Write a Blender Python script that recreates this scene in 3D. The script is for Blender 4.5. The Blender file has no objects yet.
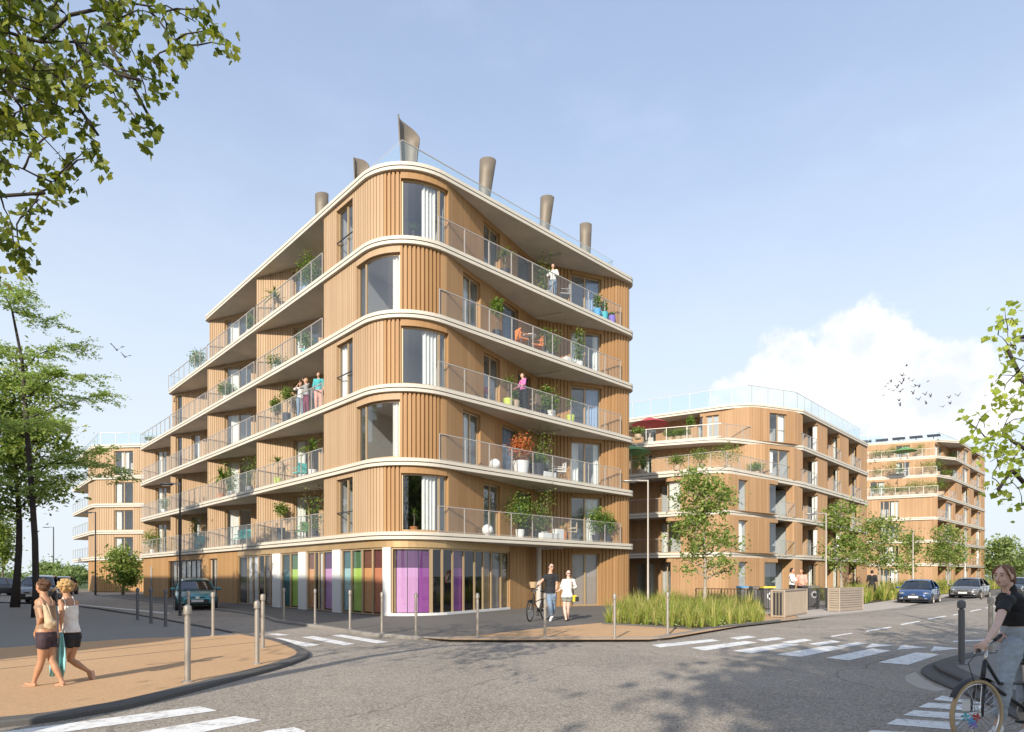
import bpy, bmesh, math, random
import numpy as np
from mathutils import Vector, Matrix, noise
random.seed(7); rng = np.random.default_rng(11)
F = 621.0; HZ = 576.0; EYE = 1.6
scene = bpy.context.scene
COL = scene.collection
def R(a): return math.radians(a)
# ---------------- helpers: survey ----------------
def at(px, py, Y): return Vector(((px-512)/F*Y, Y, EYE+(HZ-py)/F*Y))
def gnd(px, py, z=0.0):
    Y = F*(EYE-z)/(py-HZ); return Vector(((px-512)/F*Y, Y, z))
# ---------------- materials ----------------
MATS = {}
def newmat(name):
    m = bpy.data.materials.new(name); m.use_nodes = True
    nt = m.node_tree; nt.nodes.clear(); out = nt.nodes.new('ShaderNodeOutputMaterial')
    MATS[name] = m
    return m, nt, out
def N(nt, t, **k):
    n = nt.nodes.new(t)
    for a, b in k.items():
        if a in n.inputs.keys(): n.inputs[a].default_value = b
        else: setattr(n, a, b)
    return n
def c4(c): return (c[0], c[1], c[2], 1)
def mat(name, col, rough=.6, metal=0.0, var=.0, scale=3.0, bump=0.0, bscale=40.0, spec=.5, col2=None, coat=0.0):
    m, nt, out = newmat(name)
    b = N(nt, 'ShaderNodeBsdfPrincipled'); b.inputs['Roughness'].default_value = rough; b.inputs['Metallic'].default_value = metal
    b.inputs['Specular IOR Level'].default_value = spec; b.inputs['Coat Weight'].default_value = coat
    nt.links.new(b.outputs[0], out.inputs[0]); b.inputs['Base Color'].default_value = c4(col)
    if var > 0 or col2:
        tc = N(nt, 'ShaderNodeTexCoord'); nz = N(nt, 'ShaderNodeTexNoise'); nz.inputs['Scale'].default_value = scale; nz.inputs['Detail'].default_value = 6; nz.inputs['Roughness'].default_value = .65
        nt.links.new(tc.outputs['Object'], nz.inputs['Vector'])
        rp = N(nt, 'ShaderNodeValToRGB'); rp.color_ramp.elements[0].position = .3; rp.color_ramp.elements[1].position = .7
        a = col2 if col2 else [x*(1-var) for x in col]; bb = col if col2 else [min(1, x*(1+var)) for x in col]
        rp.color_ramp.elements[0].color = c4(a); rp.color_ramp.elements[1].color = c4(bb)
        nt.links.new(nz.outputs['Fac'], rp.inputs[0]); nt.links.new(rp.outputs[0], b.inputs['Base Color'])
    if bump > 0:
        tc = N(nt, 'ShaderNodeTexCoord'); nz = N(nt, 'ShaderNodeTexNoise'); nz.inputs['Scale'].default_value = bscale; nz.inputs['Detail'].default_value = 4
        nt.links.new(tc.outputs['Object'], nz.inputs['Vector'])
        bp = N(nt, 'ShaderNodeBump'); bp.inputs['Strength'].default_value = bump; bp.inputs['Distance'].default_value = .02
        nt.links.new(nz.outputs['Fac'], bp.inputs['Height']); nt.links.new(bp.outputs[0], b.inputs['Normal'])
    return m
def timber(name, ca, cb, rough=.6, bv=.22, gv=.5):
    # vertical boards: each board (mesh island) slightly different, faint vertical grain
    m, nt, out = newmat(name)
    b = N(nt, 'ShaderNodeBsdfPrincipled'); b.inputs['Roughness'].default_value = rough; b.inputs['Specular IOR Level'].default_value = .3
    nt.links.new(b.outputs[0], out.inputs[0])
    tc = N(nt, 'ShaderNodeTexCoord'); mp = N(nt, 'ShaderNodeMapping'); mp.inputs['Scale'].default_value = (5.5, 5.5, .12)
    nt.links.new(tc.outputs['Object'], mp.inputs['Vector'])
    nz = N(nt, 'ShaderNodeTexNoise'); nz.inputs['Scale'].default_value = 1.0; nz.inputs['Detail'].default_value = 3; nz.inputs['Roughness'].default_value = .7
    nt.links.new(mp.outputs[0], nz.inputs['Vector'])
    n2 = N(nt, 'ShaderNodeTexNoise'); n2.inputs['Scale'].default_value = .35; n2.inputs['Detail'].default_value = 5
    nt.links.new(tc.outputs['Object'], n2.inputs['Vector'])
    at_ = N(nt, 'ShaderNodeAttribute'); at_.attribute_name = 'board'
    a1 = N(nt, 'ShaderNodeMath', operation='MULTIPLY_ADD'); a1.inputs[1].default_value = gv; 
    nt.links.new(nz.outputs['Fac'], a1.inputs[0]); 
    a0 = N(nt, 'ShaderNodeMath', operation='MULTIPLY_ADD'); a0.inputs[1].default_value = bv; a0.inputs[2].default_value = .17-gv*.5-bv*.5+.05
    nt.links.new(at_.outputs['Fac'], a0.inputs[0]); nt.links.new(a0.outputs[0], a1.inputs[2])
    a2 = N(nt, 'ShaderNodeMath', operation='MULTIPLY_ADD'); a2.inputs[1].default_value = .35
    nt.links.new(n2.outputs['Fac'], a2.inputs[0]); nt.links.new(a1.outputs[0], a2.inputs[2])
    rp = N(nt, 'ShaderNodeValToRGB'); rp.color_ramp.elements[0].position = .25; rp.color_ramp.elements[1].position = .85
    rp.color_ramp.elements[0].color = c4(ca); rp.color_ramp.elements[1].color = c4(cb)
    nt.links.new(a2.outputs[0], rp.inputs[0]); nt.links.new(rp.outputs[0], b.inputs['Base Color'])
    return m
def glass(name, tint=(.8,.88,.9), refl=1.0, milk=0.0, milkcol=(.7,.8,.85), rough=.0, base=.06):
    m, nt, out = newmat(name)
    fr = N(nt, 'ShaderNodeLayerWeight'); fr.inputs['Blend'].default_value = .35
    ma = N(nt, 'ShaderNodeMath', operation='MULTIPLY_ADD'); ma.inputs[1].default_value = .75*refl; ma.inputs[2].default_value = base
    ma.use_clamp = True
    nt.links.new(fr.outputs['Fresnel'], ma.inputs[0])
    ge = N(nt, 'ShaderNodeNewGeometry'); iv = N(nt, 'ShaderNodeMath', operation='SUBTRACT'); iv.inputs[0].default_value = 1.0; nt.links.new(ge.outputs['Backfacing'], iv.inputs[1])
    mb_ = N(nt, 'ShaderNodeMath', operation='MULTIPLY'); nt.links.new(ma.outputs[0], mb_.inputs[0]); nt.links.new(iv.outputs[0], mb_.inputs[1])
    tr = N(nt, 'ShaderNodeBsdfTransparent'); tr.inputs[0].default_value = c4(tint)
    gl = N(nt, 'ShaderNodeBsdfGlossy'); gl.inputs['Roughness'].default_value = rough; gl.inputs[0].default_value = (.95,.97,1,1)
    mx = N(nt, 'ShaderNodeMixShader'); nt.links.new(mb_.outputs[0], mx.inputs[0]); nt.links.new(tr.outputs[0], mx.inputs[1]); nt.links.new(gl.outputs[0], mx.inputs[2])
    last = mx
    if milk > 0:
        df = N(nt, 'ShaderNodeBsdfDiffuse'); df.inputs[0].default_value = c4(milkcol)
        m2 = N(nt, 'ShaderNodeMixShader'); m2.inputs[0].default_value = milk
        nt.links.new(mx.outputs[0], m2.inputs[1]); nt.links.new(df.outputs[0], m2.inputs[2]); last = m2
    nt.links.new(last.outputs[0], out.inputs[0])
    return m
def leafmat(name, cols, trans=.45):
    m, nt, out = newmat(name)
    g = N(nt, 'ShaderNodeNewGeometry'); rp = N(nt, 'ShaderNodeValToRGB')
    el = rp.color_ramp.elements
    while len(el) < len(cols): el.new(.5)
    for i, c in enumerate(cols): el[i].position = i/(len(cols)-1); el[i].color = c4(c)
    nt.links.new(g.outputs['Random Per Island'], rp.inputs[0])
    d = N(nt, 'ShaderNodeBsdfPrincipled'); d.inputs['Roughness'].default_value = .5; d.inputs['Specular IOR Level'].default_value = .35
    t = N(nt, 'ShaderNodeBsdfTranslucent'); mx = N(nt, 'ShaderNodeMixShader'); mx.inputs[0].default_value = trans
    hs = N(nt, 'ShaderNodeHueSaturation'); hs.inputs['Hue'].default_value = .485; hs.inputs['Value'].default_value = 1.5; hs.inputs['Saturation'].default_value = 1.1
    nt.links.new(rp.outputs[0], d.inputs['Base Color']); nt.links.new(rp.outputs[0], hs.inputs['Color']); nt.links.new(hs.outputs[0], t.inputs[0])
    nt.links.new(d.outputs[0], mx.inputs[1]); nt.links.new(t.outputs[0], mx.inputs[2]); nt.links.new(mx.outputs[0], out.inputs[0])
    return m
def groundmat(name, c1, c2, speck=.25, sscale=60, big=.25, rough=.9, bump=.4, cracks=0.0, crackcol=(.02,.02,.02)):
    m, nt, out = newmat(name)
    b = N(nt, 'ShaderNodeBsdfPrincipled'); b.inputs['Roughness'].default_value = rough; b.inputs['Specular IOR Level'].default_value = .3
    nt.links.new(b.outputs[0], out.inputs[0])
    tc = N(nt, 'ShaderNodeTexCoord')
    vo = N(nt, 'ShaderNodeTexVoronoi'); vo.inputs['Scale'].default_value = sscale; nt.links.new(tc.outputs['Object'], vo.inputs['Vector'])
    bw = N(nt, 'ShaderNodeRGBToBW'); nt.links.new(vo.outputs['Color'], bw.inputs[0])
    n1 = N(nt, 'ShaderNodeTexNoise'); n1.inputs['Scale'].default_value = .45; n1.inputs['Detail'].default_value = 8; n1.inputs['Roughness'].default_value = .6; nt.links.new(tc.outputs['Object'], n1.inputs['Vector'])
    n2 = N(nt, 'ShaderNodeTexNoise'); n2.inputs['Scale'].default_value = 9; n2.inputs['Detail'].default_value = 6; n2.inputs['Roughness'].default_value = .75; nt.links.new(tc.outputs['Object'], n2.inputs['Vector'])
    s1 = N(nt, 'ShaderNodeMath', operation='MULTIPLY_ADD'); s1.inputs[1].default_value = speck*2; s1.inputs[2].default_value = .5-speck; nt.links.new(bw.outputs[0], s1.inputs[0])
    s2 = N(nt, 'ShaderNodeMath', operation='MULTIPLY_ADD'); s2.inputs[1].default_value = big*2; nt.links.new(n1.outputs['Fac'], s2.inputs[0]); nt.links.new(s1.outputs[0], s2.inputs[2])
    s3 = N(nt, 'ShaderNodeMath', operation='MULTIPLY_ADD'); s3.inputs[1].default_value = .22; nt.links.new(n2.outputs['Fac'], s3.inputs[0]); nt.links.new(s2.outputs[0], s3.inputs[2])
    s4 = N(nt, 'ShaderNodeMath', operation='SUBTRACT'); s4.inputs[1].default_value = big+.11; nt.links.new(s3.outputs[0], s4.inputs[0])
    rp = N(nt, 'ShaderNodeValToRGB'); rp.color_ramp.elements[0].color = c4(c1); rp.color_ramp.elements[1].color = c4(c2)
    rp.color_ramp.elements[0].position = .05; rp.color_ramp.elements[1].position = .95
    nt.links.new(s4.outputs[0], rp.inputs[0])
    last = rp.outputs[0]
    if cracks > 0:
        nw = N(nt, 'ShaderNodeTexNoise'); nw.inputs['Scale'].default_value = .7; nw.inputs['Detail'].default_value = 4; nt.links.new(tc.outputs['Object'], nw.inputs['Vector'])
        mv = N(nt, 'ShaderNodeMixRGB'); mv.inputs[0].default_value = .55; nt.links.new(tc.outputs['Object'], mv.inputs[1]); nt.links.new(nw.outputs['Color'], mv.inputs[2])
        v2 = N(nt, 'ShaderNodeTexVoronoi', feature='DISTANCE_TO_EDGE'); v2.inputs['Scale'].default_value = .42; nt.links.new(mv.outputs[0], v2.inputs['Vector'])
        lt = N(nt, 'ShaderNodeMath', operation='LESS_THAN'); lt.inputs[1].default_value = .0042; nt.links.new(v2.outputs['Distance'], lt.inputs[0])
        mu = N(nt, 'ShaderNodeMath', operation='MULTIPLY'); mu.inputs[1].default_value = cracks; nt.links.new(lt.outputs[0], mu.inputs[0])
        mc = N(nt, 'ShaderNodeMixRGB'); nt.links.new(mu.outputs[0], mc.inputs[0]); nt.links.new(last, mc.inputs[1]); mc.inputs[2].default_value = c4(crackcol); last = mc.outputs[0]
    nt.links.new(last, b.inputs['Base Color'])
    bp = N(nt, 'ShaderNodeBump'); bp.inputs['Strength'].default_value = bump; bp.inputs['Distance'].default_value = .01; nt.links.new(s1.outputs[0], bp.inputs['Height']); nt.links.new(bp.outputs[0], b.inputs['Normal'])
    return m

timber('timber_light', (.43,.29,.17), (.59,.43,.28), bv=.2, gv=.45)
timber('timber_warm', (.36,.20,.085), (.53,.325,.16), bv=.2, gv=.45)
timber('timber_low', (.40,.225,.09), (.56,.345,.165))
timber('timber_red', (.38,.225,.115), (.55,.355,.20))
mat('gold_metal', (.50,.34,.17), .38, .35, var=.12, scale=1.5)
mat('window_frame', (.46,.33,.19), .45, .2)
mat('dark_frame', (.12,.085,.06), .45, .2)
mat('pale_frame', (.62,.55,.46), .5)
mat('cream', (.64,.58,.48), .6, var=.07, scale=.8)
mat('groove', (.12,.09,.07), .6)
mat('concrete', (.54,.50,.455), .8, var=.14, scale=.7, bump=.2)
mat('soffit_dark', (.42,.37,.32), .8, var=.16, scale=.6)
mat('terrace', (.5,.46,.4), .8, var=.1)
mat('fin_metal', (.20,.165,.125), .6, .3, var=.12, scale=1.2)
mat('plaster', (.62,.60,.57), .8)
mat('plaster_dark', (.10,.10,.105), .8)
mat('room_floor', (.30,.21,.13), .6)
mat('white_paint', (.72,.71,.69), .5)
mat('curtain', (.90,.86,.78), .9)
mat('blue_curtain', (.35,.45,.62), .9)
mat('steel', (.50,.45,.39), .42, .75, var=.08)
mat('bollard_steel', (.46,.41,.35), .42, .6, var=.08, scale=4)
mat('dark_steel', (.05,.05,.055), .45, .4)
mat('shaded_steel', (.16,.16,.165), .45, .5)  # bollard steel with shade painted in, for the unlit posts
mat('rail_metal', (.58,.53,.47), .45, .5)
glass('window_glass', (.93,.95,.96), .65, base=.12)
glass('shop_glass', (.92,.93,.93), .65, base=.05)
glass('rail_glass', (.975,.985,.988), .5, milk=.012, milkcol=(.70,.80,.86), base=.03)
glass('roof_glass', (.91,.96,.98), .4, milk=.05, milkcol=(.72,.86,.93), base=.04)
glass('car_glass', (.25,.28,.30), 1.0, base=.12)
groundmat('asphalt', (.13,.112,.092), (.50,.435,.36), speck=.40, sscale=52, big=.30, cracks=.35, crackcol=(.09,.08,.07))
groundmat('asphalt_dark', (.10,.09,.08), (.19,.175,.155), speck=.12, sscale=60, big=.2)
groundmat('smooth_path', (.19,.18,.165), (.29,.275,.25), speck=.06, sscale=90, big=.2)
groundmat('orange_paving', (.40,.24,.12), (.64,.415,.235), speck=.22, sscale=45, big=.25)
groundmat('kerb_stone', (.17,.155,.14), (.36,.33,.29), speck=.1, sscale=60, big=.35)
groundmat('kerb_dark', (.07,.066,.062), (.17,.16,.15), speck=.1, sscale=60, big=.35)
groundmat('far_ground', (.06,.085,.03), (.15,.17,.07), speck=.1, sscale=5, big=.3)
groundmat('lawn', (.07,.10,.02), (.16,.20,.06), speck=.1, sscale=15, big=.3)
groundmat('pale_paving', (.38,.33,.28), (.52,.46,.40), speck=.1, sscale=30, big=.2)
groundmat('soil', (.05,.04,.025), (.12,.09,.06), speck=.2, sscale=40, big=.2)
# worn road paint
def roadpaint():
    m, nt, out = newmat('road_paint')
    b = N(nt, 'ShaderNodeBsdfPrincipled'); b.inputs['Roughness'].default_value = .75; nt.links.new(b.outputs[0], out.inputs[0])
    tc = N(nt, 'ShaderNodeTexCoord'); nz = N(nt, 'ShaderNodeTexNoise'); nz.inputs['Scale'].default_value = 6; nz.inputs['Detail'].default_value = 10; nz.inputs['Roughness'].default_value = .8
    nt.links.new(tc.outputs['Object'], nz.inputs['Vector'])
    rp = N(nt, 'ShaderNodeValToRGB'); rp.color_ramp.elements[0].position = .37; rp.color_ramp.elements[1].position = .50
    rp.color_ramp.elements[0].color = (.36,.33,.30,1); rp.color_ramp.elements[1].color = (.80,.79,.76,1)
    nt.links.new(nz.outputs['Fac'], rp.inputs[0]); nt.links.new(rp.outputs[0], b.inputs['Base Color'])
roadpaint()
leafmat('leaf_fore', [(.05,.08,.012),(.09,.13,.018),(.17,.21,.03),(.30,.33,.06)], .45)
leafmat('leaf_fore_right', [(.22,.28,.035),(.32,.42,.06),(.44,.52,.09),(.55,.60,.14)], .55)
leafmat('leaf_mid', [(.10,.17,.03),(.17,.26,.05),(.28,.36,.09),(.42,.46,.16)], .4)
leafmat('leaf_dark', [(.07,.12,.025),(.14,.22,.045),(.26,.35,.08),(.42,.48,.16)], .45)
leafmat('leaf_light', [(.22,.32,.08),(.34,.46,.14),(.48,.56,.22)], .5)
leafmat('leaf_far', [(.11,.18,.05),(.19,.27,.08),(.28,.35,.12),(.36,.42,.18)], .35)
leafmat('leaf_pot', [(.05,.12,.02),(.10,.19,.035),(.20,.30,.05),(.33,.38,.10)], .35)
leafmat('leaf_grass', [(.13,.21,.03),(.26,.34,.06),(.44,.43,.11),(.64,.52,.24)], .4)
leafmat('leaf_flower', [(.55,.12,.05),(.62,.22,.08),(.16,.22,.05)], .3)
mat('bark', (.17,.14,.11), .9, var=.3, scale=6, bump=.6, bscale=12)
mat('bark_pale', (.36,.31,.25), .9, var=.25, scale=6)
mat('bark_dark', (.045,.035,.03), .9, var=.3, scale=6)
for n, c in dict(pot_white=(.75,.73,.7), pot_dark=(.05,.05,.06), pot_blue=(.10,.35,.65), pot_teal=(.08,.42,.48), pot_violet=(.22,.16,.5), pot_lime=(.55,.62,.12), pot_terra=(.6,.22,.08), pot_grey=(.3,.3,.3),
                 turquoise=(.10,.55,.50), orange_cloth=(.72,.25,.08), green_cloth=(.16,.33,.12), red_cloth=(.45,.06,.07), box_tan=(.5,.38,.26),
                 skin=(.62,.36,.25), skin_tan=(.50,.26,.15), skin_pale=(.72,.48,.38), hair_brown=(.10,.045,.02), hair_blond=(.52,.33,.13), hair_dark=(.02,.015,.012), hair_auburn=(.22,.10,.05),
                 black_cloth=(.018,.018,.02), white_cloth=(.82,.80,.76), tan_cloth=(.30,.20,.13), bag_cloth=(.56,.42,.27), jeans=(.20,.27,.36), jeans_light=(.36,.41,.46), dark_short=(.05,.03,.04), grey_short=(.22,.23,.20), pink_cloth=(.62,.18,.42), burgundy=(.2,.02,.05), teal_cloth=(.08,.4,.42), salmon_cloth=(.75,.38,.30),
                 shoe_white=(.8,.8,.8), shoe_black=(.02,.02,.02), sandal=(.55,.34,.24), lip=(.48,.12,.12), eye_white=(.42,.39,.37), bag_yellow=(.75,.55,.04), towel_blue=(.30,.62,.62), rubber=(.02,.02,.02), tyre_tan=(.50,.36,.20), cover_violet=(.22,.05,.16), bird_dark=(.05,.05,.06), taillight=(.5,.02,.02), bin_grey=(.14,.13,.13), bin_blue=(.10,.32,.60), bin_yellow=(.85,.66,.08)).items():
    fab = any(t in n for t in ('cloth', 'jeans', 'short', 'towel'))
    mat(n, c, .8 if fab else (.5 if 'skin' in n else .65), var=.12 if fab else (.06 if 'skin' in n else (.3 if 'hair' in n else 0)), scale=14 if 'hair' not in n else 60, bump=.9 if fab else (1.0 if 'hair' in n else 0), bscale=11 if fab else 45)
mat('chrome', (.75,.75,.75), .2, 1.0)
mat('head_glass', (.36,.38,.40), .12, .5)
mat('car_blue', (.025,.07,.19), .3, .4, coat=1.0)
mat('car_teal', (.04,.26,.30), .3, .3, coat=1.0)
mat('car_grey', (.19,.185,.18), .3, .5, coat=1.0)
mat('car_dark', (.05,.06,.07), .3, .4, coat=1.0)
mat('plastic_black', (.03,.03,.032), .5)
mat('slat_beige', (.37,.30,.23), .6, var=.08)
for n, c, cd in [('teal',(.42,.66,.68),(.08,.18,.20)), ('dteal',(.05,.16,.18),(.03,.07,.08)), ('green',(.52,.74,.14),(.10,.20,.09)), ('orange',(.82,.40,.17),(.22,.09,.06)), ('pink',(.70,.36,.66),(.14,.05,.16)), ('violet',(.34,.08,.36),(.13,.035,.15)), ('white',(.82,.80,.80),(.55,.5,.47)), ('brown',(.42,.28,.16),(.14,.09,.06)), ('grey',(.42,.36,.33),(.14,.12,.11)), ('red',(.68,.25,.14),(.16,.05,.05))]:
    mat('panel_'+n, c, .5); mat('panel_'+n+'_shaded', cd, .5)  # second tone of each hue has the shade of the upper pane painted in
M = MATS
# ---------------- mesh builder ----------------
ORG = {}
def setp(o, label=None, cat=None, group=None, kind=None):
    if label: o['label'] = label
    if cat: o['category'] = cat
    if group: o['group'] = group
    if kind: o['kind'] = kind
    return o
def empty(name, loc, label, cat, group=None, kind=None):
    o = bpy.data.objects.new(name, None); COL.objects.link(o); o.location = loc; o.empty_display_size = .3
    ORG[o.name] = Vector(loc); return setp(o, label, cat, group, kind)
class MB:
    def __init__(s): s.v = []; s.f = []; s.mi = []; s.b = []; s.cur = 0; s.sm = False; s.bv = 0.5
    def face(s, idx, mi=None): s.f.append(tuple(idx)); s.mi.append(s.cur if mi is None else mi); s.b.append(s.bv)
    def vs(s, pts):
        n = len(s.v); s.v += [tuple(p) for p in pts]; return n
    def quad(s, a, b, c, d): n = s.vs([a,b,c,d]); s.face((n,n+1,n+2,n+3))
    def box(s, c, size, rz=0, mx=None):
        cx, cy, cz = c; hx, hy, hz = size[0]/2, size[1]/2, size[2]/2; cs, sn = math.cos(rz), math.sin(rz); pts = []
        for z in (-hz, hz):
            for x, y in ((-hx,-hy),(hx,-hy),(hx,hy),(-hx,hy)):
                p = Vector((x,y,z))
                if mx is not None: p = mx @ p
                pts.append((cx+p.x*cs-p.y*sn, cy+p.x*sn+p.y*cs, cz+p.z))
        n = s.vs(pts)
        for q in ((3,2,1,0),(4,5,6,7),(0,1,5,4),(1,2,6,5),(2,3,7,6),(3,0,4,7)): s.face([n+i for i in q])
    def bar(s, a, b, w, h=None, up=(0,0,1)):
        a = Vector(a); b = Vector(b); h = h or w; d = (b-a)
        if d.length < 1e-6: return
        d.normalize(); up = Vector(up)
        if abs(d.dot(up)) > .98: up = Vector((1,0,0))
        x = d.cross(up).normalized(); y = x.cross(d)
        pts = []
        for p in (a, b):
            for i, j in ((-1,-1),(1,-1),(1,1),(-1,1)): pts.append(p+x*(i*w/2)+y*(j*h/2))
        n = s.vs(pts)
        for q in ((3,2,1,0),(4,5,6,7),(0,1,5,4),(1,2,6,5),(2,3,7,6),(3,0,4,7)): s.face([n+i for i in q])
    def tube(s, pts, rad, k=8, cap=True):
        pts = [Vector(p) for p in pts]; m = len(pts)
        if not hasattr(rad, '__len__'): rad = [rad]*m
        prev = None; rings = []
        for i, p in enumerate(pts):
            d = (pts[min(i+1,m-1)]-pts[max(i-1,0)])
            if d.length < 1e-9: d = Vector((0,0,1))
            d.normalize()
            if prev is None:
                up = Vector((0,0,1)) if abs(d.z) < .9 else Vector((1,0,0)); x = d.cross(up).normalized()
            else: x = (prev - d*prev.dot(d)).normalized()
            prev = x; y = d.cross(x)
            rings.append(s.vs([p+(x*math.cos(2*math.pi*j/k)+y*math.sin(2*math.pi*j/k))*rad[i] for j in range(k)]))
        for i in range(m-1):
            for j in range(k): s.face((rings[i]+j, rings[i+1]+j, rings[i+1]+(j+1)%k, rings[i]+(j+1)%k))
        if cap: s.face([rings[0]+j for j in range(k)]); s.face([rings[-1]+j for j in reversed(range(k))])
    def lathe(s, c, prof, k=16, ax=None):
        # prof list of (r,h) ; ax: matrix 3x3
        rings = []
        for r, h in prof:
            pts = []
            for j in range(k):
                p = Vector((r*math.cos(2*math.pi*j/k), r*math.sin(2*math.pi*j/k), h))
                if ax is not None: p = ax @ p
                pts.append(Vector(c)+p)
            rings.append(s.vs(pts))
        for i in range(len(prof)-1):
            for j in range(k): s.face((rings[i]+j, rings[i]+(j+1)%k, rings[i+1]+(j+1)%k, rings[i+1]+j))
        if prof[0][0] > 1e-4: s.face([rings[0]+j for j in reversed(range(k))])
        if prof[-1][0] > 1e-4: s.face([rings[-1]+j for j in range(k)])
    def ell(s, c, r, seg=12, rings=8, rz=0, mx=None):
        prof = []; n0 = len(s.v)
        for i in range(rings+1):
            a = math.pi*i/rings; prof.append((max(math.sin(a),.001), -math.cos(a)))
        A = Matrix.Rotation(rz, 3, 'Z') @ Matrix.Diagonal(Vector(r))
        if mx is not None: A = mx @ A
        s.lathe(c, prof, seg, A)
    def build(s, name, mats, parent=None, smooth=False, auto=False):
        if not isinstance(mats, (list, tuple)): mats = [mats]
        top = parent
        while top is not None and top.parent: top = top.parent
        org = Vector((0,0,0))
        if top is not None: org = ORG.get(top.name, Vector((0,0,0)))
        me = bpy.data.meshes.new(name)
        if parent is None and len(s.v):
            A = np.array(s.v); org = Vector((float(A[:,0].mean()), float(A[:,1].mean()), float(A[:,2].min())))
        vv = [(p[0]-org.x, p[1]-org.y, p[2]-org.z) for p in s.v]
        me.from_pydata(vv, [], s.f); 
        for m_ in mats: me.materials.append(M[m_] if isinstance(m_, str) else m_)
        if len(mats) > 1: me.polygons.foreach_set('material_index', s.mi)
        if len(set(s.b)) > 1:
            a = me.attributes.new('board', 'FLOAT', 'FACE'); a.data.foreach_set('value', s.b)
        me.validate(); me.update()
        if smooth: me.polygons.foreach_set('use_smooth', [True]*len(me.polygons))
        if auto:
            try: me.set_sharp_from_angle(angle=R(35))
            except Exception: pass
        o = bpy.data.objects.new(name, me); COL.objects.link(o)
        if parent is not None: o.parent = parent
        else: o.location = org; ORG[o.name] = org
        return o
# ---------------- plan paths ----------------
V2 = lambda p: np.array((float(p[0]), float(p[1])))
class Path:
    def __init__(s, pts):
        s.p = [V2(q) for q in pts]; s.c = [0.0]
        for i in range(len(s.p)-1): s.c.append(s.c[-1]+float(np.linalg.norm(s.p[i+1]-s.p[i])))
        s.L = s.c[-1]
    def seg(s, t, back=False):
        t = min(max(t, 0), s.L)
        for i in range(len(s.p)-1):
            if t < s.c[i+1]-1e-9 or (back and t <= s.c[i+1]+1e-9) or i == len(s.p)-2: return i
    def at(s, t, off=0.0, back=False):
        i = s.seg(t, back); d = (s.p[i+1]-s.p[i])/max(s.c[i+1]-s.c[i], 1e-9)
        q = s.p[i]+d*(t-s.c[i]); n = s.nrm(t, i); return q+n*off
    def nrm(s, t, i=None):
        i = s.seg(t) if i is None else i
        def sn(i):
            d = (s.p[i+1]-s.p[i])/max(s.c[i+1]-s.c[i], 1e-9); return np.array((d[1], -d[0]))
        n = sn(i)
        f = (t-s.c[i])/max(s.c[i+1]-s.c[i], 1e-9)
        # blend normals on gentle curves
        if f < .5 and i > 0:
            m = sn(i-1)
            if m.dot(n) > .8: n = n*(.5+f)+m*(.5-f)
        elif f > .5 and i < len(s.p)-2:
            m = sn(i+1)
            if m.dot(n) > .8: n = n*(1.5-f)+m*(f-.5)
        return n/np.linalg.norm(n)
    def hit(s, px, lo=0, hi=1e9):
        r = np.array(((px-512)/F, 1.0)); best = None
        for i in range(len(s.p)-1):
            if s.c[i+1] < lo or s.c[i] > hi: continue
            a = s.p[i]; d = s.p[i+1]-a; den = d[0]*r[1]-d[1]*r[0]
            if abs(den) < 1e-9: continue
            k = -(a[0]*r[1]-a[1]*r[0])/den
            if -1e-6 <= k <= 1+1e-6:
                q = a+d*k; t = s.c[i]+k*(s.c[i+1]-s.c[i])
                if lo-1e-6 <= t <= hi+1e-6 and (best is None or q[1] < best[0]): best = (q[1], t)
        if best is None: raise ValueError('no hit %s' % px)
        return best[1]
def strip(mb, path, s0, s1, z0, z1, off=0.0, thick=.2, pitch=0, groove=.5, depth=.03, caps=True, sub=.35, rv=True):
    """wall strip along a path, with battens; (offset 0 = face of wall)"""
    if s1-s0 < .005 or z1-z0 < .005: return
    br = [c for c in path.c if s0+1e-4 < c < s1-1e-4]
    prof = []   # (s, offset, board)
    if pitch:
        n = max(1, round((s1-s0)/pitch)); p = (s1-s0)/n
        for i in range(n):
            a = s0+i*p; b = random.random() if rv else .5
            prof += [(a, off, b), (a+p*(1-groove), off, b), (a+p*(1-groove)+.001, off-depth, b), (a+p-.001, off-depth, b)]
        prof.append((s1, off-depth, .5)); prof = [q for q in prof]
        prof += [(c, None, None) for c in br]; prof.sort(key=lambda q: q[0])
        for i, q in enumerate(prof):
            if q[1] is None: prof[i] = (q[0], prof[i-1][1], prof[i-1][2])
    else:
        ss = sorted([s0, s1]+br); prof = [(ss[0], off, .5)]
        for a, b in zip(ss[:-1], ss[1:]):
            prof.append((b, off, .5))
    n = len(prof)
    o0 = []; 
    for k, (t, o, b) in enumerate(prof):
        q = path.at(t, o, back=(k == n-1)); q2 = path.at(t, off-thick, back=(k == n-1))
        o0.append(mb.vs([(q[0],q[1],z0),(q[0],q[1],z1),(q2[0],q2[1],z1),(q2[0],q2[1],z0)]))
    old = mb.bv
    for k in range(n-1):
        a, b = o0[k], o0[k+1]; mb.bv = prof[k][2]
        mb.face((a, b, b+1, a+1)); mb.face((a+1, b+1, b+2, a+2)); mb.face((a+3, a+2, b+2, b+3)); mb.face((a, a+3, b+3, b))
    mb.bv = old
    if caps:
        a = o0[0]; mb.face((a, a+1, a+2, a+3)); a = o0[-1]; mb.face((a+3, a+2, a+1, a))
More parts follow.
